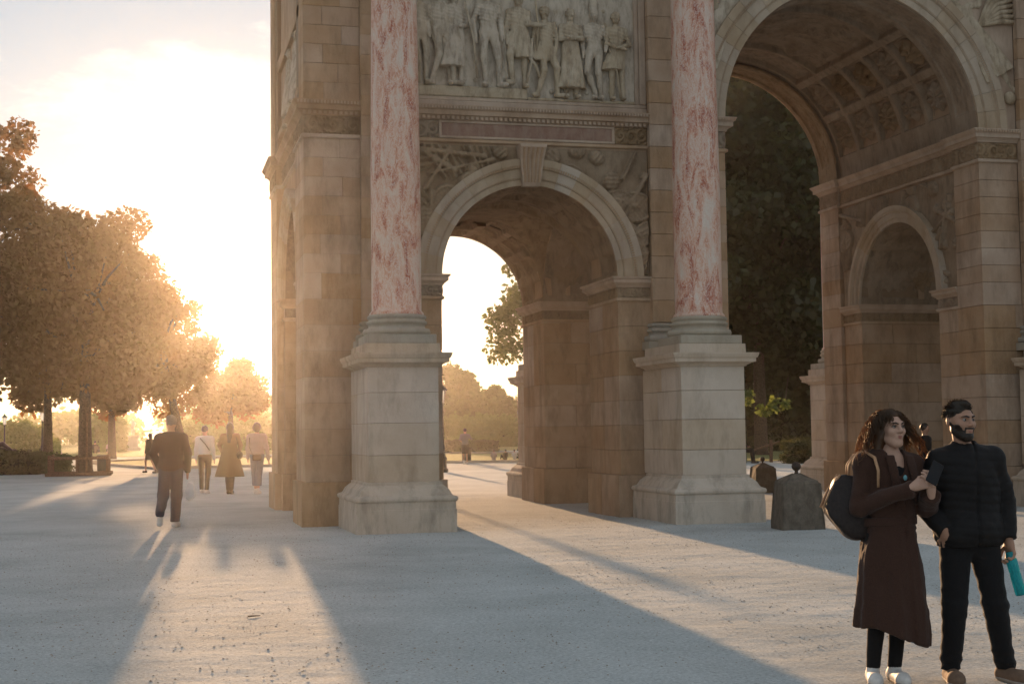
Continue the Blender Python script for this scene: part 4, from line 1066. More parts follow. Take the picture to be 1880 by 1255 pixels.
# ---- people seen from behind or far off: one recipe, different clothes and poses
def walker(label, loc, rot, s, J, top, legs, hair, skin=SKIN_F, shoes=None, skirt=None, hem=.90, sleeve=None, leg_end=.09, group=None, h=.02, hairstyle='short', wide=1.0, tinf=.018, linf=(.098, .074, .062), name='person'):
    Jv = joints(s, **J)
    V, F = body_mesh(Jv, s, h=h); o = obj(name, V, F, skin, None, True)
    tag(o, label, 'person', group)
    A = np.array(list(Jv.values())); lo = A.min(0)-.30*s; hi = A.max(0)+.30*s; lo[2] = -.02
    def f_top(P):
        d = torso_sdf(P, Jv, s, wide, inf=tinf)
        d = np.maximum(d, (hem*s-P[..., 2]))
        a = arm_sdf(P, Jv, s, .062*wide, .052*wide, .042*wide)
        if sleeve is not None: a = np.maximum(a, sleeve*s-P[..., 2])
        d = smin(d, a, .03*s); d = d+.006*s*fbm(P[..., 0], P[..., 1], P[..., 2], 4, 2, 16)
        return np.maximum(d, P[..., 2]-(Jv['neck'][2]+.025*s))
    shape('top', f_top, lo, hi, h, top, o)
    if legs is not None:
        def f_leg(P):
            d = smin(leg_sdf(P, Jv, s, *linf), ell(P, Jv['pel'], (.172*s, .125*s, .13*s)), .03*s)+.006*s*fbm(P[..., 0], P[..., 1], P[..., 2]*.6, 6, 2, 18)
            return np.maximum(np.maximum(d, P[..., 2]-1.02*s), leg_end*s-P[..., 2])
        shape('trousers' if leg_end < .4 else 'shorts', f_leg, lo, hi, h, legs, o)
    if skirt is not None:
        mat, zt, zh, rt, rh, sy, fold = skirt
        def f_sk(P):
            z = P[..., 2]/s; t = np.clip((zt-z)/(zt-zh), 0, 1); r_ = rt+(rh-rt)*t**1.1
            x, y = P[..., 0]-Jv['pel'][0], (P[..., 1]-Jv['pel'][1])/sy; a = np.arctan2(y, x)
            r_ = r_*(1+fold*t*(np.sin(a*9)*.5+np.sin(a*5+1)*.5))
            return np.maximum(np.maximum((np.hypot(x, y)-r_*s)*.7, P[..., 2]-zt*s), zh*s-P[..., 2])
        lo2 = lo.copy(); hi2 = hi.copy(); m_ = (rh+.06)*s; lo2[0] = min(lo[0], Jv['pel'][0]-m_); hi2[0] = max(hi[0], Jv['pel'][0]+m_)
        lo2[1] = min(lo[1], Jv['pel'][1]-m_*sy); hi2[1] = max(hi[1], Jv['pel'][1]+m_*sy)
        shape('skirt', f_sk, lo2, hi2, h, mat, o)
    hc = Jv['head']
    def f_hair(P):
        d = ell(P, hc+np.array((0, .022, .03))*s, (.086*s, .10*s, .10*s)); d = np.maximum(d, -(ell(P, hc+np.array((0, -.10, -.035))*s, (.085*s, .10*s, .11*s))))
        if hairstyle == 'long': d = smin(d, cap(P, hc+np.array((0, .05, 0))*s, hc+np.array((0, .07, -.34))*s, .085*s, .075*s), .04*s)
        if hairstyle == 'bob': d = smin(d, ell(P, hc+np.array((0, .03, .0))*s, (.105*s, .11*s, .125*s)), .03*s); d = np.maximum(d, -(ell(P, hc+np.array((0, -.11, -.035))*s, (.085*s, .10*s, .12*s))))
        if hairstyle == 'bun': d = smin(d, ell(P, hc+np.array((0, .09, .07))*s, (.04*s, .04*s, .04*s)), .02*s)
        return d+.006*s*fbm(P[..., 0], P[..., 1], P[..., 2], 8, 2, 50)
    shape('hair', f_hair, hc-.45*s, hc+.25*s, .013, hair, o)
    if shoes is not None:
        for q in 'LR':
            a, t = Jv['an'+q], Jv['to'+q]; c_ = (a+t)/2
            shape('shoe', lambda P: np.maximum(foot_sdf(P, Jv, s, .047, q), P[..., 2]-(a[2]+.055*s)), c_-.24*s, c_+.24*s, min(h*.8, .014), shoes, o)
    return place(o, loc, rot)

BACK = math.pi-.2497
C_DARK = cloth('dark_brown_jacket_cloth', (.030, .022, .018)); C_JEAN = cloth('dark_blue_denim', (.028, .034, .050)); C_BLACK = cloth('black_cloth', (.012, .011, .011))
C_WHITE = cloth('white_cotton', (.62, .60, .58)); C_OLIVE = cloth('olive_coat_cloth', (.13, .088, .040)); C_ROSE = cloth('grey_rose_knit', (.40, .33, .31)); C_LJEAN = cloth('washed_blue_denim', (.15, .17, .21))
C_GREY = cloth('grey_sport_shirt', (.15, .14, .15)); SHOE_W = plain('white_sneaker', (.60, .57, .53), .6, .1, 30); SHOE_D = plain('dark_shoe', (.02, .018, .016), .5, .1, 30)
BALD = plain('grey_cropped_hair', (.16, .13, .11), .8, .2, 80)
# the local frame of a walker turned by BACK has +X to the left of the picture
mw = walker('man in dark jacket and jeans walking away with one heel lifted', (-3.50, 3.05, 0), BACK, 1.09,
       dict(elR=(.27, .05, 1.15), wrR=(.20, -.06, .93), elL=(-.27, .04, 1.14), wrL=(-.25, -.02, .88), shL=(-.185, .01, 1.385), shR=(.185, .01, 1.385),
            knR=(.11, .06, .50), anR=(.09, .34, .24), toR=(.10, .32, .09), knL=(-.07, -.04, .50), anL=(-.05, -.03, .09), toL=(-.05, -.20, .04)),
       C_DARK, C_JEAN, BALD, SKIN_M, SHOE_W, wide=1.12, hem=.87, h=.014, linf=(.106, .085, .072), tinf=.026)
bagm = plain('thin_white_plastic', (.68, .66, .64), .4, .06, 9, .4)
V, F = surfnet(lambda P: np.maximum(ell(P, (0, 0, -.20), (.085, .05, .165))+.010*fbm(P[..., 0], P[..., 1], P[..., 2], 5, 2, 24), P[..., 2]-.02), (-.16, -.12, -.45), (.16, .12, .06), .014)
b_ = obj('plastic_bag', V, F, bagm, None, True); tag(b_, 'white plastic bag hanging from the hand of the walking man', 'bag'); place(b_, (-3.19, 3.12, .80), -.25)

walker('woman in white top and black trousers with a thin strap across her back', (-2.45, 16.5, 0), BACK, 1.02,
       dict(knR=(.11, -.10, .52), anR=(.10, -.06, .10), toR=(.10, -.21, .05), knL=(-.08, .0, .50), anL=(-.07, .12, .10), toL=(-.08, -.02, .035)), C_WHITE, C_BLACK, HAIR_D, shoes=SHOE_W, hairstyle='bun', hem=1.0, h=.018, linf=(.092, .066, .055))
st = MB().tube([(-2.58, 16.36, 1.45), (-2.45, 16.36, 1.30), (-2.33, 16.36, 1.12)], .014, 6).build('shoulder_strap', C_DARK); tag(st, 'thin dark strap across the back of the white top', 'strap')
walker('woman in a wide flaring olive coat walking beside the white top', (-1.83, 15.9, 0), BACK, 1.06,
       dict(wrL=(-.20, -.10, 1.0), elL=(-.26, 0, 1.18), elR=(.26, .0, 1.18), wrR=(.22, -.12, 1.02), knR=(.06, -.04, .50), anR=(.04, .02, .10), toR=(.04, -.12, .035), knL=(-.06, .06, .50), anL=(-.05, .14, .13), toL=(-.05, .02, .04)),
       C_OLIVE, C_BLACK, HAIR_D, shoes=SHOE_D, skirt=(C_OLIVE, 1.30, .42, .15, .36, .75, .06), hairstyle='long', h=.018)
walker('woman with short black bob, grey-rose top and cropped jeans nearest the arch', (-1.17, 15.5, 0), BACK, 1.05,
       dict(wrL=(-.28, .02, .86), elL=(-.25, .06, 1.12), knR=(.07, -.05, .50), anR=(.03, .02, .12), toR=(.03, -.12, .04), knL=(-.06, .04, .50), anL=(-.05, .15, .13), toL=(-.06, .02, .04)),
       C_ROSE, C_LJEAN, HAIR_D, shoes=SHOE_W, hairstyle='bob', hem=.97, leg_end=.20, h=.018, linf=(.092, .075, .085), wide=1.1)
hb = MB(); hb.box(-1.30, -1.08, 15.28, 15.37, .86, 1.02, .02); hbo = hb.build('handbag', plain('dark_leather_bag', (.03, .016, .012), .45, .2, 40)); tag(hbo, 'small dark crossbody bag at the back of the grey-rose top', 'handbag')
MB().tube([(-1.29, 15.36, 1.0), (-1.38, 15.36, 1.22), (-1.36, 15.42, 1.45)], .009, 5).build('strap', C_DARK, hbo)
hb = MB(); hb.sphere((-1.60, 15.75, 1.0), .085, 12, 8, (1, .6, 1.2)); hbo = hb.build('handbag', C_BLACK, None, True); tag(hbo, 'round black bag hanging on a long strap over the olive coat', 'handbag')
MB().tube([(-1.60, 15.72, 1.1), (-1.66, 15.70, 1.35), (-1.70, 15.80, 1.52)], .008, 5).build('strap', C_DARK, hbo)
walker('distant woman in short dark dress striding across the path', (-3.85, 37.2, 0), BACK+1.0, .92,
       dict(knR=(.10, -.16, .52), anR=(.10, -.14, .10), toR=(.10, -.28, .06), knL=(-.08, .06, .50), anL=(-.08, .26, .12), toL=(-.08, .14, .04)), C_BLACK, None, HAIR_B, shoes=SHOE_D, skirt=(C_BLACK, 1.1, .60, .15, .24, .8, .05), hairstyle='long', h=.025)
walker('fair-haired person almost hidden behind the shoulder of the walking man', (-3.45, 37.6, 0), BACK, .93, {}, C_DARK, C_ROSE, BALD, shoes=SHOE_D, hairstyle='long', h=.03)
walker('runner in grey shirt and black shorts seen through the small opening', (9.9, 40.9, 0), BACK, .93,
       dict(elR=(.26, .05, 1.18), wrR=(.18, -.12, 1.10), elL=(-.30, -.02, 1.22), wrL=(-.20, -.18, 1.30), knR=(.08, .05, .50), anR=(.06, .22, .18), toR=(.06, .14, .06), knL=(-.07, -.06, .5)), C_GREY, C_BLACK, HAIR_D, SKIN_M, SHOE_W, leg_end=.52, hem=.92, sleeve=1.16, h=.025, linf=(.10, .085, .07))
walker('dark-clothed person standing under the arch, seen between the heads of the couple', (10.72, 3.0, 0), -.25+.9, .91, {}, C_BLACK, C_JEAN, HAIR_D, SKIN_M, SHOE_D, h=.022)
SEAT = dict(pel=(0, 0, .13), chest=(0, .06, .42), neck=(0, .06, .63), head=(0, .03, .79), shL=(-.17, .06, .57), shR=(.17, .06, .57), elL=(-.24, .0, .36), elR=(.24, .0, .36), wrL=(-.16, -.22, .32), wrR=(.16, -.22, .32),
            hiL=(-.09, -.02, .12), hiR=(.09, -.02, .12), knL=(-.14, -.34, .42), knR=(.14, -.34, .42), anL=(-.12, -.52, .08), anR=(.12, -.52, .08), toL=(-.12, -.66, .04), toR=(.12, -.66, .04))
def sitter(label, loc, rot, top, legs, hair, s=1.0, group=None):
    return walker(label, loc, rot, s, SEAT, top, legs, hair, shoes=None, hem=.03, h=.03, leg_end=.08, group=group, hairstyle='short')
GS = 'people sitting on the grass'
sitter('pale-shirted person sitting at the front of the group on the lawn', (12.35, 45.6, .03), BACK, C_ROSE, C_JEAN, HAIR_B, .62, GS)
sitter('dark-shirted person sitting second in the group on the lawn', (13.0, 45.9, .03), BACK+.6, C_DARK, C_BLACK, HAIR_D, .60, GS)
sitter('person sitting third in the group on the lawn, small and pale', (13.6, 46.4, .03), BACK-.4, C_WHITE, C_JEAN, HAIR_B, .58, GS)
sitter('tallest sitter of the group on the lawn, in a dark top', (14.3, 45.7, .03), BACK+.3, C_BLACK, C_JEAN, HAIR_D, .70, GS)
sitter('sitter on the far lawn just right of the guarded trunk', (-8.05, 96, .04), BACK, C_DARK, C_JEAN, HAIR_D, 1.1, GS)
sitter('sitter on the far lawn next to the white statue', (-7.0, 98, .04), BACK+.4, C_ROSE, C_BLACK, HAIR_D, 1.1, GS)
sitter('sitter on the far lawn left of the guarded trunk', (-10.9, 92, .04), BACK-.5, C_DARK, C_ROSE, HAIR_B, 1.1, GS)
sitter('person lounging on the sunlit lawn in the central opening', (34.2, 58.0, .03), BACK+.8, C_BLACK, C_JEAN, HAIR_D, .8, GS)
# ------------------------------------------------------------------ the couple in front
ROT = -.2497
SOLE = plain('rubber_sole', (.30, .26, .22), .8, .1, 30)
COAT = cloth('dark_brown_wool_coat', (.052, .026, .018), .4, 160)
def woman():
    s = .95; W0 = np.array((0, 0, 0))
    J = {k: np.array(v, float) for k, v in dict(pel=(.0, .0, .90), chest=(.005, .0, 1.16), neck=(.015, .01, 1.355), head=(.025, -.005, 1.505),
         shL=(-.145, -.03, 1.295), shR=(.165, .05, 1.285), elL=(-.185, -.05, 1.04), elR=(.225, -.03, 1.04), wrL=(.085, -.245, 1.165), wrR=(.190, -.235, 1.125),
         hiL=(-.075, .0, .86), hiR=(.085, .0, .86), knL=(-.085, -.02, .47), knR=(.055, .02, .47), anL=(-.115, .02, .085), anR=(.02, .04, .085), toL=(-.135, -.12, .035), toR=(.03, -.11, .035)).items()}
    hd = Head(J['head'], yaw=.40, pitch=-.02, roll=0, k=.96)
    def hL(P): return hand_sdf(P, J['wrL'], (.86, -.16, .30), (-.1, .75, -.5), .55, .95, 1.0)
    def hR(P): return hand_sdf(P, J['wrR'], (-.12, -.25, .95), (-.45, .55, .1), .62, .95, -1.0)
    V, F = body_mesh(J, s, hd, True, True, .013, [(J['wrL']+np.array((.06, 0, 0)), hL), (J['wrR']+np.array((0, 0, .06)), hR)], hip=.115)
    o = obj('person', V, F, SKIN_F, None, True)
    tag(o, 'curly-haired woman in a long dark brown coat holding a phone', 'person')
    def coat(P):
        x, y, z = P[..., 0], P[..., 1], P[..., 2]
        d = torso_sdf(P, J, s, 1.0, .128, .118, .155, inf=.022)
        t = np.clip((.95-z)/.66, 0, 1); a = np.arctan2(y/.80, x-.0)
        hw = .138+.085*t**.75; r_ = hw*(1+t*(.065*np.sin(a*7+.5)+.045*np.sin(a*12+1))+.02*np.sin(a*3))
        sk = (np.hypot(x, y/.80)-r_)*.8
        zh = .335-.10*np.clip((x+.12)/.30, 0, 1)
        sk = np.maximum(np.maximum(sk, z-.97), zh-z)
        d = np.maximum(d, .93-z); d = smin(d, sk, .05)
        # waist pinched by the belt
        d = d+.010*np.exp(-((z-.955)/.035)**2)
        fo = .020*fbm(x*1.5, y*1.5, z*.25, 14, 3, 13)*np.clip((1.1-z)/.4, 0, 1)+.004*fbm(x, y, z, 15, 2, 26)
        a_ = arm_sdf(P, J, s, .062, .056, .046)
        a_ = a_+.009*fbm(x, y, z, 17, 3, 24)
        # cut sleeves at the cuffs
        for q in 'LR':
            e = J['wr'+q]-J['el'+q]; e = e/np.linalg.norm(e); near = np.linalg.norm(P-J['wr'+q], axis=-1) < .09
            a_ = np.where(near, np.maximum(a_, (P-J['wr'+q])@e+.012), a_)
        d = smin(d+fo, a_, .022)
        d = np.maximum(d, -cap(P, (.055, -.12, 1.245), (.02, .0, 1.42), .030, .078))      # open neckline
        d = np.maximum(d, z-1.39)
        # front overlap edge
        return d-.009*np.clip((x-.065-.03*t)/.01, 0, 1)*np.clip(-y/.03, 0, 1)*np.clip((1.25-z)/.05, 0, 1)
    shape('coat', coat, (-.34, -.34, .18), (.36, .28, 1.42), .0085, COAT, o, 1)
    def belt(P):
        x, y, z = P[..., 0], P[..., 1], P[..., 2]; r_ = np.hypot(x-.002, y/.80)
        return np.maximum(np.abs(r_-.152)-.013, np.abs(z-.955-.03*x)-.026)
    shape('belt', belt, (-.22, -.2, .88), (.22, .2, 1.02), .0075, COAT, o)
    def lapel(P):
        x, y, z = P[..., 0], P[..., 1], P[..., 2]
        d = torso_sdf(P, J, s, 1.02, .132, .165, .160, inf=.036); u = x-.06-(1.30-z)*.18
        return np.maximum(np.maximum(np.abs(d)-.006, np.abs(np.abs(u)-.062)-.028), np.maximum(np.abs(z-1.20)-.15, y+.03))
    shape('lapel', lapel, (-.2, -.25, 1.02), (.28, .05, 1.38), .0075, COAT, o)
    def tee(P):
        d = torso_sdf(P, J, s, 1.0, .13, .16, .158, inf=.006); return np.maximum(d, P[..., 2]-1.285+.35*np.abs(P[..., 0]-.045))
    shape('shirt', tee, (-.24, -.22, .95), (.26, .2, 1.32), .011, C_BLACK, o)
    shape('leggings', lambda P: np.maximum(np.maximum(leg_sdf(P, J, s, .085, .060, .044)+.003*fbm(P[..., 0], P[..., 1], P[..., 2], 3, 2, 30), P[..., 2]-.9), .085-P[..., 2]), (-.24, -.15, .05), (.22, .18, .92), .010, C_BLACK, o)
    for q in 'LR': shape('sneaker', lambda P: np.maximum(foot_sdf(P, J, s, .045, q), P[..., 2]-.115), (-.26, -.3, -.01), (.16, .2, .15), .0075, SHOE_W, o)
    for q in 'LR': shape('sole', lambda P: np.maximum(foot_sdf(P, J, s, .049, q), P[..., 2]-.026), (-.26, -.3, -.012), (.16, .2, .06), .0065, SOLE, o)
    # eyes, brows, lips
    for x in (-1, 1):
        e = MB().sphere((x*.031, -.0750, .0095), .0125, 12, 8); e.V = [tuple(v) for v in hd.out(e.V)]; eo = e.build('eye', WHITE_E, o, True)
        e = MB().sphere((x*.031, -.0832, .0095), .0066, 10, 6); e.V = [tuple(v) for v in hd.out(e.V)]; e.build('iris', IRIS, eo, True)
        pts = hd.out([(x*.012, -.0955, .026), (x*.030, -.0925, .034), (x*.050, -.074, .029)])
        MB().tube(pts, [.0042*.96, .0046*.96, .002], 6).build('eyebrow', HAIR_D, o, True)
        pts = hd.out([(x*.018, -.0885, .012), (x*.031, -.0925, .0172), (x*.046, -.083, .012)]); MB().tube(pts, [.0014, .0022, .0014], 5).build('eyelash', HAIR_D, o, True)
    MB().tube(hd.out([(-.021, -.0865, -.054), (-.008, -.0915, -.0505), (.008, -.0915, -.0505), (.021, -.0865, -.054)]), [.002, .0042, .0042, .002], 6).build('lip', LIP_F, o, True)
    MB().tube(hd.out([(-.018, -.0875, -.0585), (0, -.0925, -.0605), (.018, -.0875, -.0585)]), [.002, .0050, .002], 6).build('lip', LIP_F, o, True)
    # hair: a cap, then hundreds of curls
    def hcap(Q):
        d = ell(Q, (0, .024, .040), (.080, .099, .086)); d = smin(d, cap(Q, (0, .050, .0), (0, .060, -.13), .085, .065), .04)
        for x in (-1, 1): d = smin(d, cap(Q, (x*.075, .02, -.0), (x*.085, .02, -.15), .034, .030), .03)
        d = np.maximum(d, -ell(Q, (0, -.095, -.045), (.066, .10, .125)))
        return d+.007*fbm(Q[..., 0], Q[..., 1], Q[..., 2], 19, 3, 55)
    shape('hair', hcap, (-.17, -.14, -.26), (.17, .2, .18), .008, HAIR_C, o, 1, hd.out)
    r = np.random.RandomState(77); mb = MB()
    for i in range(1700):
        a = r.rand()*2*math.pi; el_ = r.rand()*1.35-.25
        d = np.array((math.sin(a)*math.cos(el_), math.cos(a)*math.cos(el_), math.sin(el_)))
        if d[1] < -.55 and d[2] < .62: continue
        p = np.array((0, .026, .03))+d*np.array((.080, .094, .088)); L = (.04+.13*r.rand())*(1.25 if d[2] < .4 else .75)
        v = d*.75+np.array((0, .05, -.12)); ph = r.rand()*6.28; pts = []; rad = .011+.010*r.rand(); tw = 60+45*r.rand()
        if d[1] < -.1: v = v+np.array((np.sign(d[0])*.5, .1, 0))
        for k in range(15):
            t = k/14; c = p+v*L*t*.75+np.array((0, 0, -1.0))*L*t*t*.95
            pts.append(hd.out(c+rad*t**.3*np.array((math.cos(ph+tw*L*t), math.sin(ph+tw*L*t)*.9, .5*math.sin(ph+tw*L*t)))))
        mb.tube(pts, [.0042*(1-.6*k/14) for k in range(15)], 3, False)
    tag(mb.build('curls', HAIR_C, o, True), kind='stuff')
    # necklace pendant
    MB().sphere((.07, -.135, 1.215), .012, 8, 6, (1, .5, 1.4)).build('pendant', plain('turquoise', (.15, .35, .38), .3, .1, 20), o, True)
    return place(o, (.60, -13.77, 0), ROT, 1.04)
HAIR_C = leaf_mat('backlit_curl', (.034, .019, .010), (.075, .040, .018), (.62, .36, .12), .36)
wo = woman()
def onto(o, V, F, name, mat, label, cat_, loc=(.60, -13.77, 0), smooth=False):
    q = obj(name, V, F, mat, None, smooth); tag(q, label, cat_); return place(q, loc, ROT, 1.04)
V, F = box_vf(-.036, .036, -.005, .005, -.074, .074, .004)
M_ = np.array(Matrix.Rotation(.55, 3, 'Y') @ Matrix.Rotation(-.45, 3, 'X')); V = np.array(V) @ M_.T+np.array((.200, -.285, 1.245))
ph = onto(None, V, F, 'phone', plain('black_glass_phone', (.010, .010, .011), .5, .05, 20, .2), 'flat black phone held in both hands of the woman', 'phone')
# tote bag on her shoulder, open at the top
def tote():
    leather = plain('dark_monogram_leather', (.020, .013, .011), .55, .35, 55, .3, .25)
    edge = plain('tan_and_rimlit_leather', (.42, .24, .13), .5, .15, 40, .35)  # tan handle leather; on the rim it paints the sun's edge light
    b = empty('tote_bag', (0, 0, 0)); del b['_off']; tag(b, 'large dark leather tote bag with a painted sun-lit rim on the shoulder of the woman', 'bag')
    A, B, C_, D, E_ = (-.285, 1.245), (-.395, 1.025), (-.225, .835), (-.07, .86), (-.075, 1.20)
    def sd(P):
        x, z = P[..., 0], P[..., 2]; pts = [A, B, C_, D, E_]; m_ = -1e9*np.ones_like(x); n = len(pts)
        for i in range(n):
            p, q_ = pts[i], pts[(i+1) % n]; ex, ez = q_[0]-p[0], q_[1]-p[1]; l_ = math.hypot(ex, ez)
            m_ = np.maximum(m_, ((x-p[0])*(-ez)+(z-p[1])*ex)/l_*-1.0) if i == 0 else -smin(-m_, -(((x-p[0])*(-ez)+(z-p[1])*ex)/l_*-1.0), .06)
        # depth: thin at the open upper left edge, full at the bottom
        u = np.clip(((x-A[0])*(D[0]-A[0])+(z-A[1])*(D[1]-A[1]))/((D[0]-A[0])**2+(D[1]-A[1])**2), 0, 1)
        th = .030+.055*np.sin(math.pi*np.clip(u*.75+.05, 0, 1))
        d = -smin(-m_, -(np.abs(P[..., 1]-.045)-th), .02)
        return d+.008*fbm(x, P[..., 1], z, 41, 3, 14)
    shape('bag_body', sd, (-.46, -.10, .76), (0, .19, 1.32), .0085, leather, b, 1)
    for y in (.008, .082): MB().tube([(A[0]+.004, y, A[1]-.012), ((A[0]+B[0])/2-.004, y-.002, (A[1]+B[1])/2), (B[0]+.006, y, B[1]+.01)], .0075, 6).build('rim', edge, b, True)  # pale rim stands in for sun catching the bag's left side
    for y in (.02, .07):
        MB().tube([(-.235, y, 1.19), (-.222, y, 1.29), (-.19, y-.02, 1.345), (-.145, y-.06, 1.372), (-.100, y-.125, 1.335), (-.088, y-.155, 1.26), (-.090, y-.150, 1.16)], [.008, .008, .009, .010, .010, .009, .008], 8).build('handle', edge, b, True)
    for (x, z) in ((-.36, 1.0), (-.225, .87)): MB().sphere((x+.02, -.022, z), .008, 8, 6).build('stud', plain('brass', (.6, .45, .2), .3, .1, 10, .5, 0, 1.0), b, True)
    return place(b, (.60, -13.77, 0), ROT, 1.04)
tote()

def man():
    s = .98
    J = {k: np.array(v, float) for k, v in dict(pel=(-.01, .0, .88), chest=(-.015, .0, 1.19), neck=(-.02, .01, 1.42), head=(-.045, -.015, 1.585),
         shL=(-.182, -.01, 1.345), shR=(.158, .02, 1.355), elL=(-.285, .06, 1.09), elR=(.235, .05, 1.10), wrL=(-.178, -.085, .915), wrR=(.222, -.035, .86),
         hiL=(-.095, .0, .86), hiR=(.075, .0, .86), knL=(-.120, -.03, .455), knR=(.130, -.02, .455), anL=(-.135, .03, .085), anR=(.200, .03, .085), toL=(-.150, -.12, .035), toR=(.245, -.11, .035)).items()}
    hd = Head(J['head'], yaw=.40, pitch=.02, k=1.0)
    def hL(P): return hand_sdf(P, J['wrL'], (.30, .22, -.90), (.55, .8, .1), .25, 1.05, -1.0)
    def hR(P): return hand_sdf(P, J['wrR'], (.08, -.12, -.98), (-.75, -.25, .1), .85, 1.08, 1.0)
    V, F = body_mesh(J, s, hd, True, False, .013, [(J['wrL']+np.array((.02, -.02, -.06)), hL), (J['wrR']+np.array((0, 0, -.07)), hR)])
    o = obj('person', V, F, SKIN_M, None, True); tag(o, 'bearded man in black quilted jacket and black trousers holding a bottle', 'person')
    PUFF = plain('black_quilted_nylon', (.010, .009, .009), .65, .15, 60, .18, .15)
    def jac(P):
        x, y, z = P[..., 0], P[..., 1], P[..., 2]
        d = torso_sdf(P, J, s, 1.08, .150, .160, .172, inf=.020)
        d = np.maximum(d, .835-z)
        lo_ = ell(P, (-.01, 0, .92), (.195, .150, .14)); d = smin(d, np.maximum(lo_, .835-z), .05)
        d = d-.0050*np.abs(np.sin((z+.015*np.sin(x*9))*math.pi/.052))**.5+.006*fbm(x, y, z, 23, 2, 22)
        a = arm_sdf(P, J, s, .069, .061, .049)+.005*fbm(x, y, z, 27, 2, 30)
        for q in 'LR':
            e = J['el'+q]-J['sh'+q]; t = (P-J['sh'+q])@(e/np.linalg.norm(e)); a = a-np.where(P[..., 0]*(1 if q == 'R' else -1) > .1, .0042*np.abs(np.sin(t*math.pi/.052))**.5, 0)
            e = J['wr'+q]-J['el'+q]; e = e/np.linalg.norm(e); near = np.linalg.norm(P-J['wr'+q], axis=-1) < .10
            a = np.where(near, np.maximum(a, (P-J['wr'+q])@e+.005), a)
        d = smin(d, a, .022)
        col = np.maximum(cap(P, J['neck']+np.array((0, .005, -.04)), J['neck']+np.array((0, .0, .035)), .082, .070), z-(J['neck'][2]+.035+.25*(y+.0)))
        d = smin(d, col, .012)
        d = np.maximum(d, -cap(P, J['neck']+np.array((0, -.01, .01)), J['neck']+np.array((0, -.02, .12)), .050, .060))
        zip_ = np.abs(x-(.015+.02*(z-1.1)))*(y < 0)+(y >= 0)*1.0
        return d+.010*np.exp(-(zip_/.009)**2)
    shape('jacket', jac, (-.42, -.26, .80), (.36, .26, 1.52), .0078, PUFF, o, 0)
    def tr(P):
        x, y, z = P[..., 0], P[..., 1], P[..., 2]
        d = smin(leg_sdf(P, J, s, .100, .076, .062), ell(P, J['pel'], (.165, .122, .13)), .035)
        d = d+.0065*fbm(x*1.2, y*1.2, z*1.0, 31, 3, 20)+.004*np.sin(z*75+4*x)*np.exp(-((z-.47)/.09)**2)+.005*np.sin(z*85+6*x)*np.exp(-((z-.14)/.06)**2)
        return np.maximum(np.maximum(d, z-.97), .075-z)
    shape('trousers', tr, (-.30, -.22, .05), (.36, .22, .99), .0085, cloth('black_denim', (.011, .0105, .011)), o)
    suede = plain('brown_suede_shoe', (.16, .10, .065), .85, .15, 30)
    for q in 'LR': shape('shoe', lambda P: np.maximum(foot_sdf(P, J, s, .052, q), P[..., 2]-.11), (-.30, -.34, -.01), (.42, .22, .14), .0075, suede, o)
    for q in 'LR': shape('sole', lambda P: np.maximum(foot_sdf(P, J, s, .056, q), P[..., 2]-.024), (-.30, -.34, -.012), (.42, .22, .06), .0065, SOLE, o)
    for x in (-1, 1):
        e = MB().sphere((x*.031, -.0750, .0095), .0122, 12, 8); e.V = [tuple(v) for v in hd.out(e.V)]; eo = e.build('eye', WHITE_E, o, True)
        e = MB().sphere((x*.031, -.0832, .0095), .0066, 10, 6); e.V = [tuple(v) for v in hd.out(e.V)]; e.build('iris', IRIS, eo, True)
        MB().tube(hd.out([(x*.011, -.0965, .026), (x*.030, -.0935, .0325), (x*.052, -.073, .028)]), [.0052, .0055, .0022], 6).build('eyebrow', HAIR_D, o, True)
    MB().tube(hd.out([(-.018, -.0885, -.0590), (0, -.0935, -.0610), (.018, -.0885, -.0590)]), [.002, .0048, .002], 6).build('lip', LIP_F, o, True)
    def beard(Q):
        x, y, z = Q[..., 0], Q[..., 1], Q[..., 2]
        d = hd.base(Q)-.0026; ax = np.abs(x)
        chin = np.maximum(np.maximum(z+.072, -(z+.140)), ax-.034); mou = np.maximum(np.abs(z+.0425)-.0058, ax-.030); sid = np.maximum(np.maximum(z+.066-(ax-.03)*1.3, -(z+.13)), .030-ax)
        line = np.maximum(np.abs(ax-.030)-.004, np.abs(z+.058)-.022)
        m_ = np.minimum(np.minimum(chin, mou), np.minimum(line, np.maximum(sid, y-.0)))
        return np.maximum(np.maximum(d, m_), y-.02)+.0012*fbm(x, y, z, 9, 2, 260)
    shape('beard', beard, (-.09, -.13, -.13), (.09, .03, .02), .0038, HAIR_D, o, 0, hd.out)
    def hair(Q):
        d = ell(Q, (0, .020, .042), (.0775, .0965, .083)); d = smin(d, ell(Q, (0, -.035, .103), (.045, .045, .022)), .03)
        d = np.maximum(d, -ell(Q, (0, -.115, -.03), (.085, .085, .120))); d = np.maximum(d, -np.maximum(ell(Q, (.08, -.02, -.02), (.03, .06, .05)), -9)) if False else d; d = np.maximum(d, -(Q[..., 2]+.05-.25*Q[..., 1]))
        return d+.005*fbm(Q[..., 0]*1.5, Q[..., 1]*.5, Q[..., 2], 29, 3, 60)
    shape('hair', hair, (-.11, -.13, -.1), (.11, .15, .17), .0055, HAIR_C2, o, 1, hd.out)
    r = np.random.RandomState(5); mb = MB()
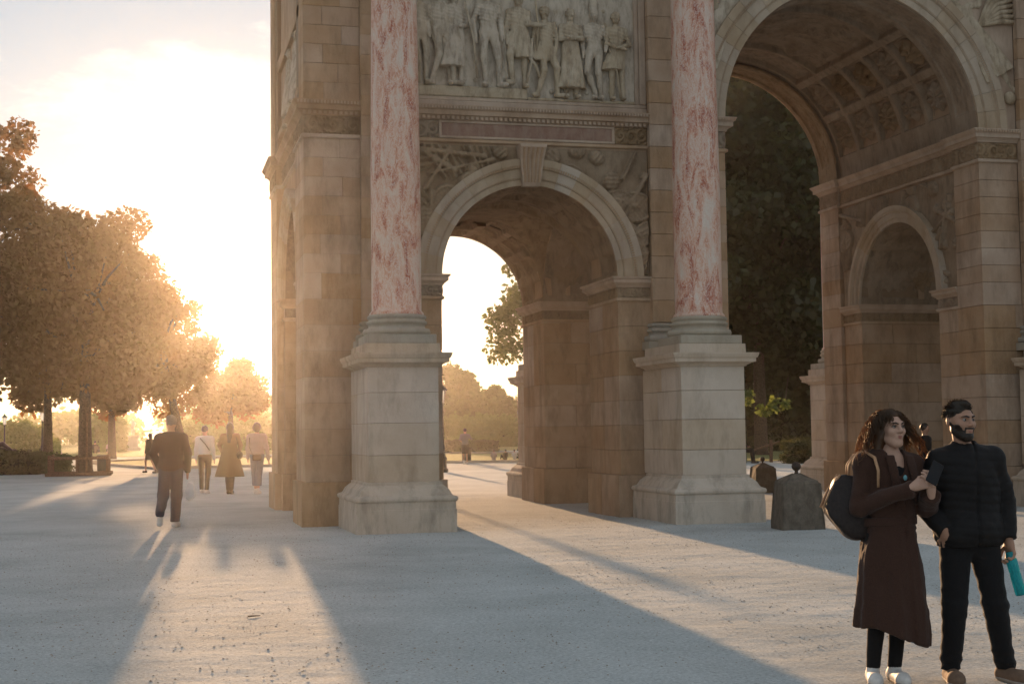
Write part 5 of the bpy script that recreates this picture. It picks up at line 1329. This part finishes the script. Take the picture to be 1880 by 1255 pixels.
    for i in range(1500):
        d = r.randn(3); d /= np.linalg.norm(d)
        if d[2] < -.2 or (d[1] < -.45 and d[2] < .50) : continue
        p = np.array((0, .020, .044))+d*np.array((.077, .095, .082)); t = np.array((r.randn()*.3, -.55+.4*r.randn() if d[2] > .3 else .2, .35 if d[2] > .3 else -.8)); t = t+d*.25; t /= np.linalg.norm(t); L = .010+.014*r.rand()
        mb.tube(hd.out([p, p+t*L*.6+d*.002, p+t*L-np.array((0, 0, .002))]), [.0022, .0017, .0007], 3, False)
    tag(mb.build('hair_strands', HAIR_C2, o, True), kind='stuff')
    return place(o, (1.085, -13.90, 0), ROT, 1.012)
HAIR_C2 = leaf_mat('backlit_dark_hair', (.014, .008, .005), (.028, .014, .008), (.20, .08, .02), .2)
man()
# the bottle in his hand
bm = bpy.data.materials.new('teal_plastic'); bm.use_nodes = True; pb = bm.node_tree.nodes['Principled BSDF']
nb = bm.node_tree.nodes.new('ShaderNodeTexNoise'); nb.inputs['Scale'].default_value = 14; rb = ramp(bm.node_tree.nodes, [(.3, (.015, .33, .37)), (.7, (.03, .48, .52))])
bm.node_tree.links.new(nb.outputs['Fac'], rb.inputs['Fac']); bm.node_tree.links.new(rb.outputs['Color'], pb.inputs['Base Color'])
pb.inputs['Roughness'].default_value = .15; pb.inputs['Transmission Weight'].default_value = .55; pb.inputs['IOR'].default_value = 1.3
M_ = Matrix.Translation((.228, -.065, .745)) @ Matrix.Rotation(math.pi-.24, 4, 'Y')
def bl(prof):
    q = MB().lathe(prof, (0, 0, 0), 24); q.V = [tuple(M_ @ Vector(v)) for v in q.V]; return q
bt = bl([(.030, -.01), (.0345, 0), (.0345, .06), (.032, .075), (.0345, .09), (.0345, .205), (.031, .215), (.0, .212)]).build('water_bottle', bm, None, True)
tag(bt, 'translucent teal water bottle held upside down by the bearded man', 'bottle'); place(bt, (1.085, -13.90, 0), ROT)
cp = bl([(.021, -.055), (.023, -.05), (.023, -.02), (.031, -.009)]).build('cap', bm, bt, True)
# ------------------------------------------------------------------ sculpture on the arch
panel = MB().box(.36, 4.86, YF+.07, YF+.3, ZB-.005, 11.2).build('relief_panel', RELIEF, arch)
fr = MB()
for b_ in ((.36, 4.86, YF-.03, YF+.10, ZB-.003, 7.33), (.36, 4.86, YF-.01, YF+.10, 7.333, 7.40), (4.74, 4.86, YF-.02, YF+.1, 7.403, 11.1), (.36, .48, YF-.02, YF+.1, 7.403, 11.1), (4.66, 4.74, YF+.02, YF+.1, 7.403, 11.1)):
    fr.box(*b_, .012)
fr.build('panel_frame', STONE_W, panel)
MB().box(.48, 2.63, YF-.02, YF+.1, 7.403, 7.60, .02).build('ledge', RELIEF, panel); MB().box(2.635, 4.655, YF-.01, YF+.1, 7.403, 7.455, .015).build('ledge', RELIEF, panel)
def relief(name, x, z, s, J, robe=None, cape=False, hat=None, arms=True, seed=0, parent=None, squash=.95, mirror=1, y=None, rotation=0.0, h=.017, label=None, skirt_amp=.05):
    Jv = joints(s, **J)
    def fn(P):
        d = smin(torso_sdf(P, Jv, s, 1.05), leg_sdf(P, Jv, s, .088, .060, .047), .03*s); d = np.minimum(d, foot_sdf(P, Jv, s, .042))
        d = smin(d, arm_sdf(P, Jv, s, .056, .046, .038), .015*s)
        for q in 'LR':
            e = Jv['wr'+q]-Jv['el'+q]; e = e/np.linalg.norm(e); d = smin(d, cap(P, Jv['wr'+q], Jv['wr'+q]+e*.10*s, .034*s, .024*s), .01*s)
        d = smin(d, cap(P, Jv['neck'], Jv['head'], .052*s, .05*s), .015*s); hc = Jv['head']
        d = smin(d, ell(P, hc, (.078*s, .098*s, .115*s)), .012*s); d = smin(d, cap(P, hc+np.array((.0, -.09, .01))*s, hc+np.array((0, -.115, -.03))*s, .012*s, .016*s), .01)
        if hat == 'shako': d = np.minimum(d, cap(P, hc+np.array((0, 0, .06))*s, hc+np.array((0, 0, .24))*s, .085*s, .095*s))
        if hat == 'bicorne': d = np.minimum(d, ell(P, hc+np.array((0, 0, .12))*s, (.20*s, .07*s, .085*s)))
        if hat == 'curls': d = np.minimum(d, ell(P, hc+np.array((0, .02, .045))*s, (.098*s, .10*s, .095*s))+.010*np.sin(P[..., 0]*75)*np.sin(P[..., 2]*75))
        x_, y_, z_ = P[..., 0], P[..., 1], P[..., 2]
        if robe:
            zt, zh, rt, rh = robe; t = np.clip((zt*s-z_)/((zt-zh)*s), 0, 1); a = np.arctan2(y_, x_-Jv['pel'][0]-.10*t*(seed % 3-1)*s)
            r_ = (rt+(rh-rt)*t)*s*(1+t*skirt_amp*(np.sin(a*11+seed)+.6*np.sin(a*17)))
            k = np.maximum(np.maximum((np.hypot(x_-Jv['pel'][0]-.10*t*(seed % 3-1)*s, y_/.75)-r_)*.7, z_-zt*s), zh*s-z_); d = smin(d, k, .02*s)
        if cape:
            c = cap(P, Jv['shR']+np.array((.02, .05, 0)), Jv['anR']+np.array((.14, .10, .12))*s, .07*s, .13*s)+.016*np.sin(x_*85+z_*6); d = np.minimum(d, c)
        return d+(.012*s)*fbm(x_*1.4, y_, z_*.5, seed, 3, 26)+.007*np.sin(z_*95+x_*25)*np.clip((z_-1.05*s)/.1, 0, 1)
    A = np.array(list(Jv.values())); V, F = surfnet(fn, A.min(0)-.38*s, A.max(0)+.38*s, h); V = relax(V, F, 1)
    V = V*np.array((mirror, squash, 1)); c, s_ = math.cos(rotation), math.sin(rotation)
    V = np.stack([V[:, 0]*c+V[:, 2]*s_, V[:, 1], -V[:, 0]*s_+V[:, 2]*c], -1)
    o = obj(name, V+np.array((x, (YF+.03) if y is None else y, z)), F, RELIEF, parent or panel, True)
    return o
STRIDE = dict(knL=(-.04, -.10, .52), anL=(-.16, -.02, .10), toL=(-.24, -.10, .04), knR=(.20, -.10, .54), anR=(.22, -.02, .12), toR=(.34, -.08, .05), hiL=(-.06, 0, .92))
relief('carved_figure', 0.72, 7.60, .98, dict(elL=(-.26, -.02, 1.15), wrL=(-.16, -.12, 1.02)), seed=1, hat='shako')
relief('carved_figure', 1.08, 7.60, 1.0, dict(STRIDE, elR=(.22, -.06, 1.16), wrR=(.30, -.10, .92), elL=(-.24, 0, 1.15), wrL=(-.22, -.1, .9)), seed=2, hat='shako')
relief('carved_figure', 1.34, 7.60, .97, dict(pel=(0, .03, .95), wrR=(.10, -.12, 1.08)), seed=3, robe=(1.1, .34, .15, .27), hat='bicorne')
relief('carved_figure', 1.94, 7.60, 1.03, dict(hiL=(-.08, 0, .92), knL=(-.10, -.06, .5), anL=(-.05, 0, .10), knR=(.16, -.06, .5), anR=(.20, 0, .10), toR=(.27, -.1, .04), elL=(-.27, -.02, 1.14), wrL=(-.24, -.06, .86)), seed=4, cape=True, hat='bicorne')
relief('carved_figure', 2.50, 7.60, .99, dict(knL=(-.20, -.12, .60), anL=(-.14, -.05, .18), elR=(.16, -.1, 1.16), wrR=(.34, -.16, 1.14), toL=(-.22, -.1, .1)), seed=5, robe=(1.12, .55, .15, .22), hat='curls')
relief('carved_figure', 2.98, 7.455, .95, dict(STRIDE, elL=(-.22, 0, 1.14), wrL=(-.20, -.06, .86), elR=(.24, 0, 1.14), wrR=(.20, -.04, .88)), seed=6, robe=(1.05, .70, .15, .20), hat='curls')
relief('carved_figure', 3.46, 7.455, .94, dict(elR=(.22, -.06, 1.16), wrR=(-.02, -.18, 1.16), elL=(-.22, -.05, 1.15), wrL=(.04, -.18, 1.14)), seed=7, robe=(1.12, .20, .16, .28), hat='curls', skirt_amp=.09)
relief('carved_figure', 3.90, 7.455, .95, dict(knL=(-.16, -.08, .52), anL=(.02, 0, .12), toL=(-.06, -.1, .05), knR=(.06, -.06, .5), anR=(.12, 0, .1), elR=(.26, 0, 1.16), wrR=(.20, -.12, .98)), seed=8, hat='shako', cape=False)
relief('carved_figure', 4.32, 7.455, .93, dict(elR=(.24, -.08, 1.10), wrR=(.02, -.20, 1.02), elL=(-.22, -.08, 1.10), wrL=(.06, -.20, 1.0), anR=(.12, 0, .1)), seed=9, robe=(1.05, .60, .16, .24), hat='curls')
for i, (x, z) in enumerate(((3.20, 7.55), (3.66, 7.56), (4.10, 7.60), (2.25, 7.72), (1.60, 7.70))):
    relief('carved_figure', x, z, .93, dict(elL=(-.16, .02, 1.15), elR=(.16, .02, 1.15), wrL=(-.1, .0, .95), wrR=(.1, 0, .95)), seed=20+i, hat='curls' if i % 2 else None, y=YF+.10, squash=.35, h=.022)
# weapons carried by the figures
for (x0, z0, x1, z1, r_) in ((1.50, 9.1, 1.72, 7.75, .022), (2.72, 8.5, 2.60, 7.62, .02), (4.15, 8.4, 4.36, 7.5, .018), (2.62, 8.2, 2.86, 7.8, .03), (.60, 8.6, .68, 7.62, .025), (2.78, 9.3, 2.80, 8.2, .02)):
    MB().tube([(x0, YF-.06, z0), ((x0+x1)/2+.04, YF-.08, (z0+z1)/2), (x1, YF-.03, z1)], r_, 8).build('carved_weapon', RELIEF, panel, True)
# flying figures in the spandrels of the central opening
FLY = dict(pel=(0, 0, .95), elL=(-.30, -.05, 1.30), wrL=(-.45, -.05, 1.55), elR=(.30, -.05, 1.35), wrR=(.48, -.05, 1.50), knL=(-.06, -.10, .52), anL=(-.10, 0, .06), toL=(-.13, -.02, -.10), knR=(.12, -.06, .50), anR=(.16, .02, .10), toR=(.20, 0, -.05))
for m_ in (1, -1):
    X = XM+m_*3.25
    relief('carved_victory', X, 7.95, 1.30, FLY, seed=40, robe=(1.25, .28, .15, .34), mirror=m_, y=YF+.02, rotation=-m_*.52, squash=.5, h=.022, hat='curls', parent=arch, skirt_amp=.10)
    MB().sphere((XM+m_*3.34, YF-.02, 7.86), .13, 16, 10, (1, .6, 1)).build('carved_globe', RELIEF, arch, True)
    mb = MB()
    for k in range(7):
        a = .5+.16*k; mb.tube([(X-m_*.55, YF-.01, 9.25), (X-m_*(.55-.5*math.sin(a)), YF-.05, 9.3+.55*math.cos(a)), (X+m_*(.10+.55*math.sin(a)), YF-.01, 9.25+.95*math.cos(a))], [.03, .06, .02], 6)
    mb.build('carved_wing', RELIEF, arch, True)
# seated figures on the end wall
relief_end = []
V0 = relief('carved_figure', 0, 0, .9, dict(knL=(-.2, -.12, .6)), seed=50, robe=(1.1, .2, .16, .3), h=.03)
me = V0.data; bpy.data.objects.remove(V0)
for yy in (4.3, 5.62):
    o = link('carved_figure', me, None, arch); o.matrix_parent_inverse = Matrix.Translation((-XM, -YM, 0))
    o.matrix_basis = Matrix.Translation((-1.22, yy, 7.45)) @ Matrix.Rotation(-math.pi/2, 4, 'Z') @ Matrix.Translation((0, -(YF+.03), 0))

# ------------------------------------------------------------------ bollards
IRON = plain('rusty_iron', (.05, .036, .028), .6, .3, 40, .3, .3, .3)
def bollard(label, x, y, rot, s, sh):
    t = empty('stone_bollard', (x, y, 0)); del t['_off']; tag(t, label, 'bollard', 'stone bollards by the central opening')
    w0, w1, h = .335*s, .285*s, .72*s; V = []; n = 6
    for (k, z) in ((w0, -.05), (w0*.99, .10*s), (w1*1.005, h*.965), (w1*.985, h*.99), (w1*.90, h*1.02), (.05*s, h*1.17)):
        for (a, b_) in ((-1, -1), (1, -1), (1, 1), (-1, 1)):
            c = k*.035; V += [(a*(k-c) if a*b_ > 0 else a*k, b_*k if a*b_ > 0 else b_*(k-c), z), (a*k if a*b_ > 0 else a*(k-c), b_*(k-c) if a*b_ > 0 else b_*k, z)]
    F = []
    for i in range(5):
        for k in range(8): F.append((i*8+k, i*8+(k+1) % 8, (i+1)*8+(k+1) % 8, (i+1)*8+k))
    F.append(tuple(range(40, 48)))
    V = np.array(V); V += .006*np.random.RandomState(3).randn(*V.shape)
    obj('block', V, F, GREYST, t)
    MB().lathe([(.035*s, h*1.14), (.045*s, h*1.16), (.028*s, h*1.19), (.026*s, h*1.23), (.04*s, h*1.25)], (0, 0, 0), 14).build('neck', IRON, t, True)
    MB().sphere((0, 0, h*1.325), .072*s, 16, 12).build('ball', IRON, t, True)
    place(t, (x, y, 0), rot)
bollard('dark stone bollard with iron ball standing nearest, beside the pedestal', 5.78, -1.62, -.15, 1.0, 0)
bollard('paler stone bollard with iron ball standing further back under the central opening', 10.22, 9.5, -.1, .82, 0)

# ------------------------------------------------------------------ street lamps
GLASS = bpy.data.materials.new('lamp_glass'); GLASS.use_nodes = True; gb = GLASS.node_tree.nodes['Principled BSDF']; gb.inputs['Transmission Weight'].default_value = .9; gb.inputs['Roughness'].default_value = .15; gb.inputs['Base Color'].default_value = (.9, .85, .75, 1)
LAMPI = plain('green_black_iron', (.018, .022, .018), .5, .2, 30, .4)
def lamp(label, x, y, H=3.6):
    t = empty('street_lamp', (x, y, 0), label, 'lamp', 'street lamps in the garden')
    MB().lathe([(.20, 0), (.20, .12), (.15, .16), (.14, .45), (.17, .50), (.12, .58), (.075, .72), (.085, .95), (.055, 1.02), (.042, 1.6), (.036, H-.75), (.06, H-.72), (.045, H-.66)], (x, y, 0), 14).build('post', LAMPI, t, True)
    MB().lathe([(.06, H-.64), (.08, H-.6), (.16, H-.18), (.15, H-.17)], (x, y, 0), 6).build('lantern_glass', GLASS, t)
    MB().lathe([(.20, H-.17), (.19, H-.14), (.08, H-.03), (.05, H), (.02, H+.08), (.004, H+.12)], (x, y, 0), 6).build('lantern_cap', LAMPI, t)
lamp('lantern lamp post on the far lawn, its glass glowing with sun', -9.55, 60, 3.0)
lamp('lamp post among the sunlit shrubs furthest to the left', -13.0, 76, 2.9)
lamp('slim lamp post in front of the yellow shrubs at the right of the small opening', 21.3, 75, 2.9)
lamp('lamp post showing only its lantern beside the pedestal in the small opening', 6.70, 30.2, 3.2)
lamp('lamp post standing behind the end pier, casting a thin shadow through the small opening', 3.45, 30.0, 3.45)

# ------------------------------------------------------------------ wooden tree guard, bin, statues, chairs
WOOD = plain('weathered_wood', (.13, .085, .055), .85, .35, 18, .15, .5)
tg = empty('tree_guard', (-6.45, 36.0, 0), 'low square wooden guard of rails and posts round a tree trunk', 'fence')
x0, x1, y0, y1 = -7.55, -5.42, 35.0, 37.0
for (x, y) in ((x0, y0), (x1, y0), (x1, y1), (x0, y1), ((x0+x1)/2-.05, y0), ((x0+x1)/2+.1, y1)): MB().box(x-.06, x+.06, y-.06, y+.06, -.02, .80, .015).build('post', WOOD, tg)
for (a, b_, c_, d_) in ((x0, x1, y0-.04, y0+.04), (x0, x1, y1-.04, y1+.04)): MB().box(a, b_, c_, d_, .62, .72, .015).build('rail', WOOD, tg)
for x in (x0, x1): MB().box(x-.04, x+.04, y0, y1, .615, .715, .015).build('rail', WOOD, tg)
for (a, b_, c_, d_) in ((x0-.15, x1+.15, y0-.16, y0-.02), (x0-.15, x1+.15, y1+.02, y1+.16)): MB().box(a, b_, c_, d_, -.02, .13, .02).build('ground_beam', WOOD, tg)
MB().tube([(-6.22, 35.6, 0), (-6.20, 35.7, 2.4)], .04, 8).build('stake', WOOD, tg)
def bin_(label, x, y):
    t = empty('litter_bin', (x, y, 0), label, 'litter bin', 'litter bins'); m = plain('green_grey_metal', (.045, .045, .038), .5, .2, 30)
    MB().lathe([(.19, .05), (.22, .08), (.23, .62), (.21, .64)], (x, y, 0), 18).build('drum', m, t, True)
    MB().lathe([(.25, .64), (.25, .70), (.20, .72)], (x, y, 0), 18).build('rim', IRON, t, True)
    for k in range(3): a = 2.1*k; MB().tube([(x+.18*math.cos(a), y+.18*math.sin(a), -.02), (x+.18*math.cos(a), y+.18*math.sin(a), .1)], .02, 6).build('foot', IRON, t)
bin_('dark litter bin behind the corner of the wooden guard', -5.75, 39.8)
bin_('dark litter bin beside the runner', 10.55, 43.6)
# white urn-like statue on a tall plinth
MARW = stone_mat('white_garden_marble', base=(.58, .55, .50), pale=(.70, .67, .62), stain=.2, rnd=0)
st = empty('garden_statue', (-5.35, 112, 0), 'white marble statue on a pedestal far across the lawn', 'statue')
MB().box(-6.05, -4.65, 111.3, 112.7, 0, .35, .04).build('step', MARW, st); MB().box(-5.85, -4.85, 111.5, 112.5, .353, 1.25, .05).build('plinth', MARW, st); MB().box(-5.95, -4.75, 111.4, 112.6, 1.253, 1.38, .03).build('plinth_cap', MARW, st)
Js = joints(.88, elL=(-.30, -.1, 1.30), wrL=(-.16, -.1, 1.62), elR=(.3, 0, 1.25), wrR=(.2, -.1, 1.0), knR=(.14, -.12, .52))
shape('figure', lambda P: smin(smin(torso_sdf(P, Js, .88, 1.1), leg_sdf(P, Js, .88, .10, .08, .07), .05), np.minimum(arm_sdf(P, Js, .88, .06, .05, .045), ell(P, Js['head'], (.08, .09, .11))), .03), (-.6, -.5, -.02), (.6, .5, 1.7), .04, MARW, st, 1, lambda V: V+np.array((-5.35, 112, 1.38)))
# reclining bronze beyond the hedge
BRONZE = plain('dark_bronze', (.05, .045, .038), .4, .3, 12, .5, 0, .7)
rc = empty('reclining_bronze', (-10.6, 47, 0), 'reclining bronze figure on a low plinth beyond the dark hedge at the picture edge', 'statue')
MB().box(-12.4, -9.6, 46.5, 47.5, 0, .80, .05).build('plinth', MARW, rc)
def rcf(P):
    d = chain(P, [(-.75, 0, .45), (-.35, 0, .30), (.05, 0, .22)], [.20, .19, .20], .08); d = smin(d, chain(P, [(.05, -.08, .24), (.55, -.1, .42), (.95, -.1, .10)], [.14, .10, .07], .05), .06)
    d = smin(d, chain(P, [(.05, .1, .22), (.6, .1, .14), (1.1, .1, .10)], [.14, .10, .07], .05), .06); d = smin(d, ell(P, (-1.0, 0, .62), (.13, .13, .15)), .05)
    return smin(d, chain(P, [(-.7, -.15, .5), (-.85, -.3, .2), (-.6, -.35, .08)], [.08, .07, .05], .03), .04)
shape('figure', rcf, (-1.3, -.6, -.05), (1.3, .5, .9), .035, BRONZE, rc, 1, lambda V: V+np.array((-10.9, 47, .78)))
# garden chair with a sitter by the right pedestal
ch = empty('garden_chair', (20.2, 33.6, 0), 'dark metal garden chair at the edge of the lawn in the central opening', 'chair'); GREENM = plain('dark_green_metal', (.02, .03, .022), .5, .2, 30)
for (a, b_) in ((-.25, -.25), (.25, -.25), (.25, .3), (-.25, .3)): MB().tube([(20.2+a*1.1, 33.6+b_*1.1, 0), (20.2+a, 33.6+b_, .45)], .016, 6).build('leg', GREENM, ch)
for k in range(6): MB().box(19.94, 20.46, 33.36+.09*k, 33.42+.09*k, .44, .46).build('slat', GREENM, ch)
for k in range(5): MB().box(19.95+.105*k, 20.02+.105*k, 33.88, 33.90, .50, .92).build('back_slat', GREENM, ch)
walker('person sitting on the dark garden chair at the edge of the lawn', (20.2, 33.65, 0), .9, .95, dict(pel=(0, .05, .58), chest=(0, .10, .86), neck=(0, .10, 1.08), head=(0, .07, 1.24), shL=(-.17, .1, 1.02), shR=(.17, .1, 1.02), elL=(-.23, 0, .8), elR=(.23, 0, .8), wrL=(-.16, -.22, .74), wrR=(.16, -.22, .74),
       hiL=(-.09, .02, .55), hiR=(.09, .02, .55), knL=(-.11, -.40, .56), knR=(.11, -.40, .56), anL=(-.11, -.46, .10), anR=(.11, -.46, .10), toL=(-.11, -.60, .04), toR=(.11, -.60, .04)), C_DARK, C_BLACK, HAIR_D, SKIN_M, SHOE_D, hem=.48, h=.03)
# barrier bar beside it
bb = empty('wooden_barrier', (21.4, 34.4, 0), 'short wooden barrier with one sloping rail near the garden chair', 'fence')
MB().box(21.75, 21.87, 34.34, 34.46, 0, .95, .01).build('post', WOOD, bb); MB().tube([(20.75, 34.4, .45), (22.2, 34.4, .86)], .05, 8).build('rail', WOOD, bb)

# ------------------------------------------------------------------ loose things on the gravel
q = np.random.RandomState(12); n = 26000
px = q.rand(n)*17-9; py = q.rand(n)**.8*-16+3.0; sz = .003+.009*q.rand(n)**4
base = np.array([(1, 0, 0), (0, 1, 0), (-1, 0, 0), (0, -1, 0), (0, 0, .8)])
V = (base[None]*sz[:, None, None]*(.7+.6*q.rand(n, 5, 1)))+np.stack([px, py, 0*px+.001], -1)[:, None]
b = np.arange(n)[:, None]*5; F = np.concatenate([b+np.array(f_) for f_ in ((0, 1, 4), (1, 2, 4), (2, 3, 4), (3, 0, 4))])
tag(obj('gravel', V.reshape(-1, 3), F, plain('pebble_stone', (.30, .26, .21), .9, .4, 3, .1)), 'loose pebbles scattered over the pale ground', 'gravel', kind='stuff')
TWIG = plain('dry_twig', (.05, .035, .022), .9, .3, 30, .1); DRYL = leaf_mat('fallen_leaf', (.10, .055, .02), (.16, .09, .03), (.2, .1, .03), .3)
o = MB().tube([(-3.03, -9.21, .010), (-2.98, -9.22, .012), (-2.92, -9.20, .009)], [.005, .006, .003], 6).build('fallen_twig', TWIG); tag(o, 'short dark stick lying alone on the gravel in the foreground', 'stick')
r = random.Random(4); V = []; F = []
for i in range(45):
    x, y, a, l_ = r.uniform(-8, 4), r.uniform(-15, 0), r.uniform(0, 6.28), r.uniform(.006, .016); c, s_ = math.cos(a), math.sin(a)
    b = len(V); V += [(x, y, .006), (x+c*l_-s_*l_*.4, y+s_*l_+c*l_*.4, .014), (x+c*l_*2, y+s_*l_*2, .006), (x+c*l_+s_*l_*.4, y+s_*l_-c*l_*.4, .012)]; F.append((b, b+1, b+2, b+3))
tag(obj('leaf_litter', V, F, DRYL), 'small dry leaves scattered over the gravel', 'leaves', kind='stuff')
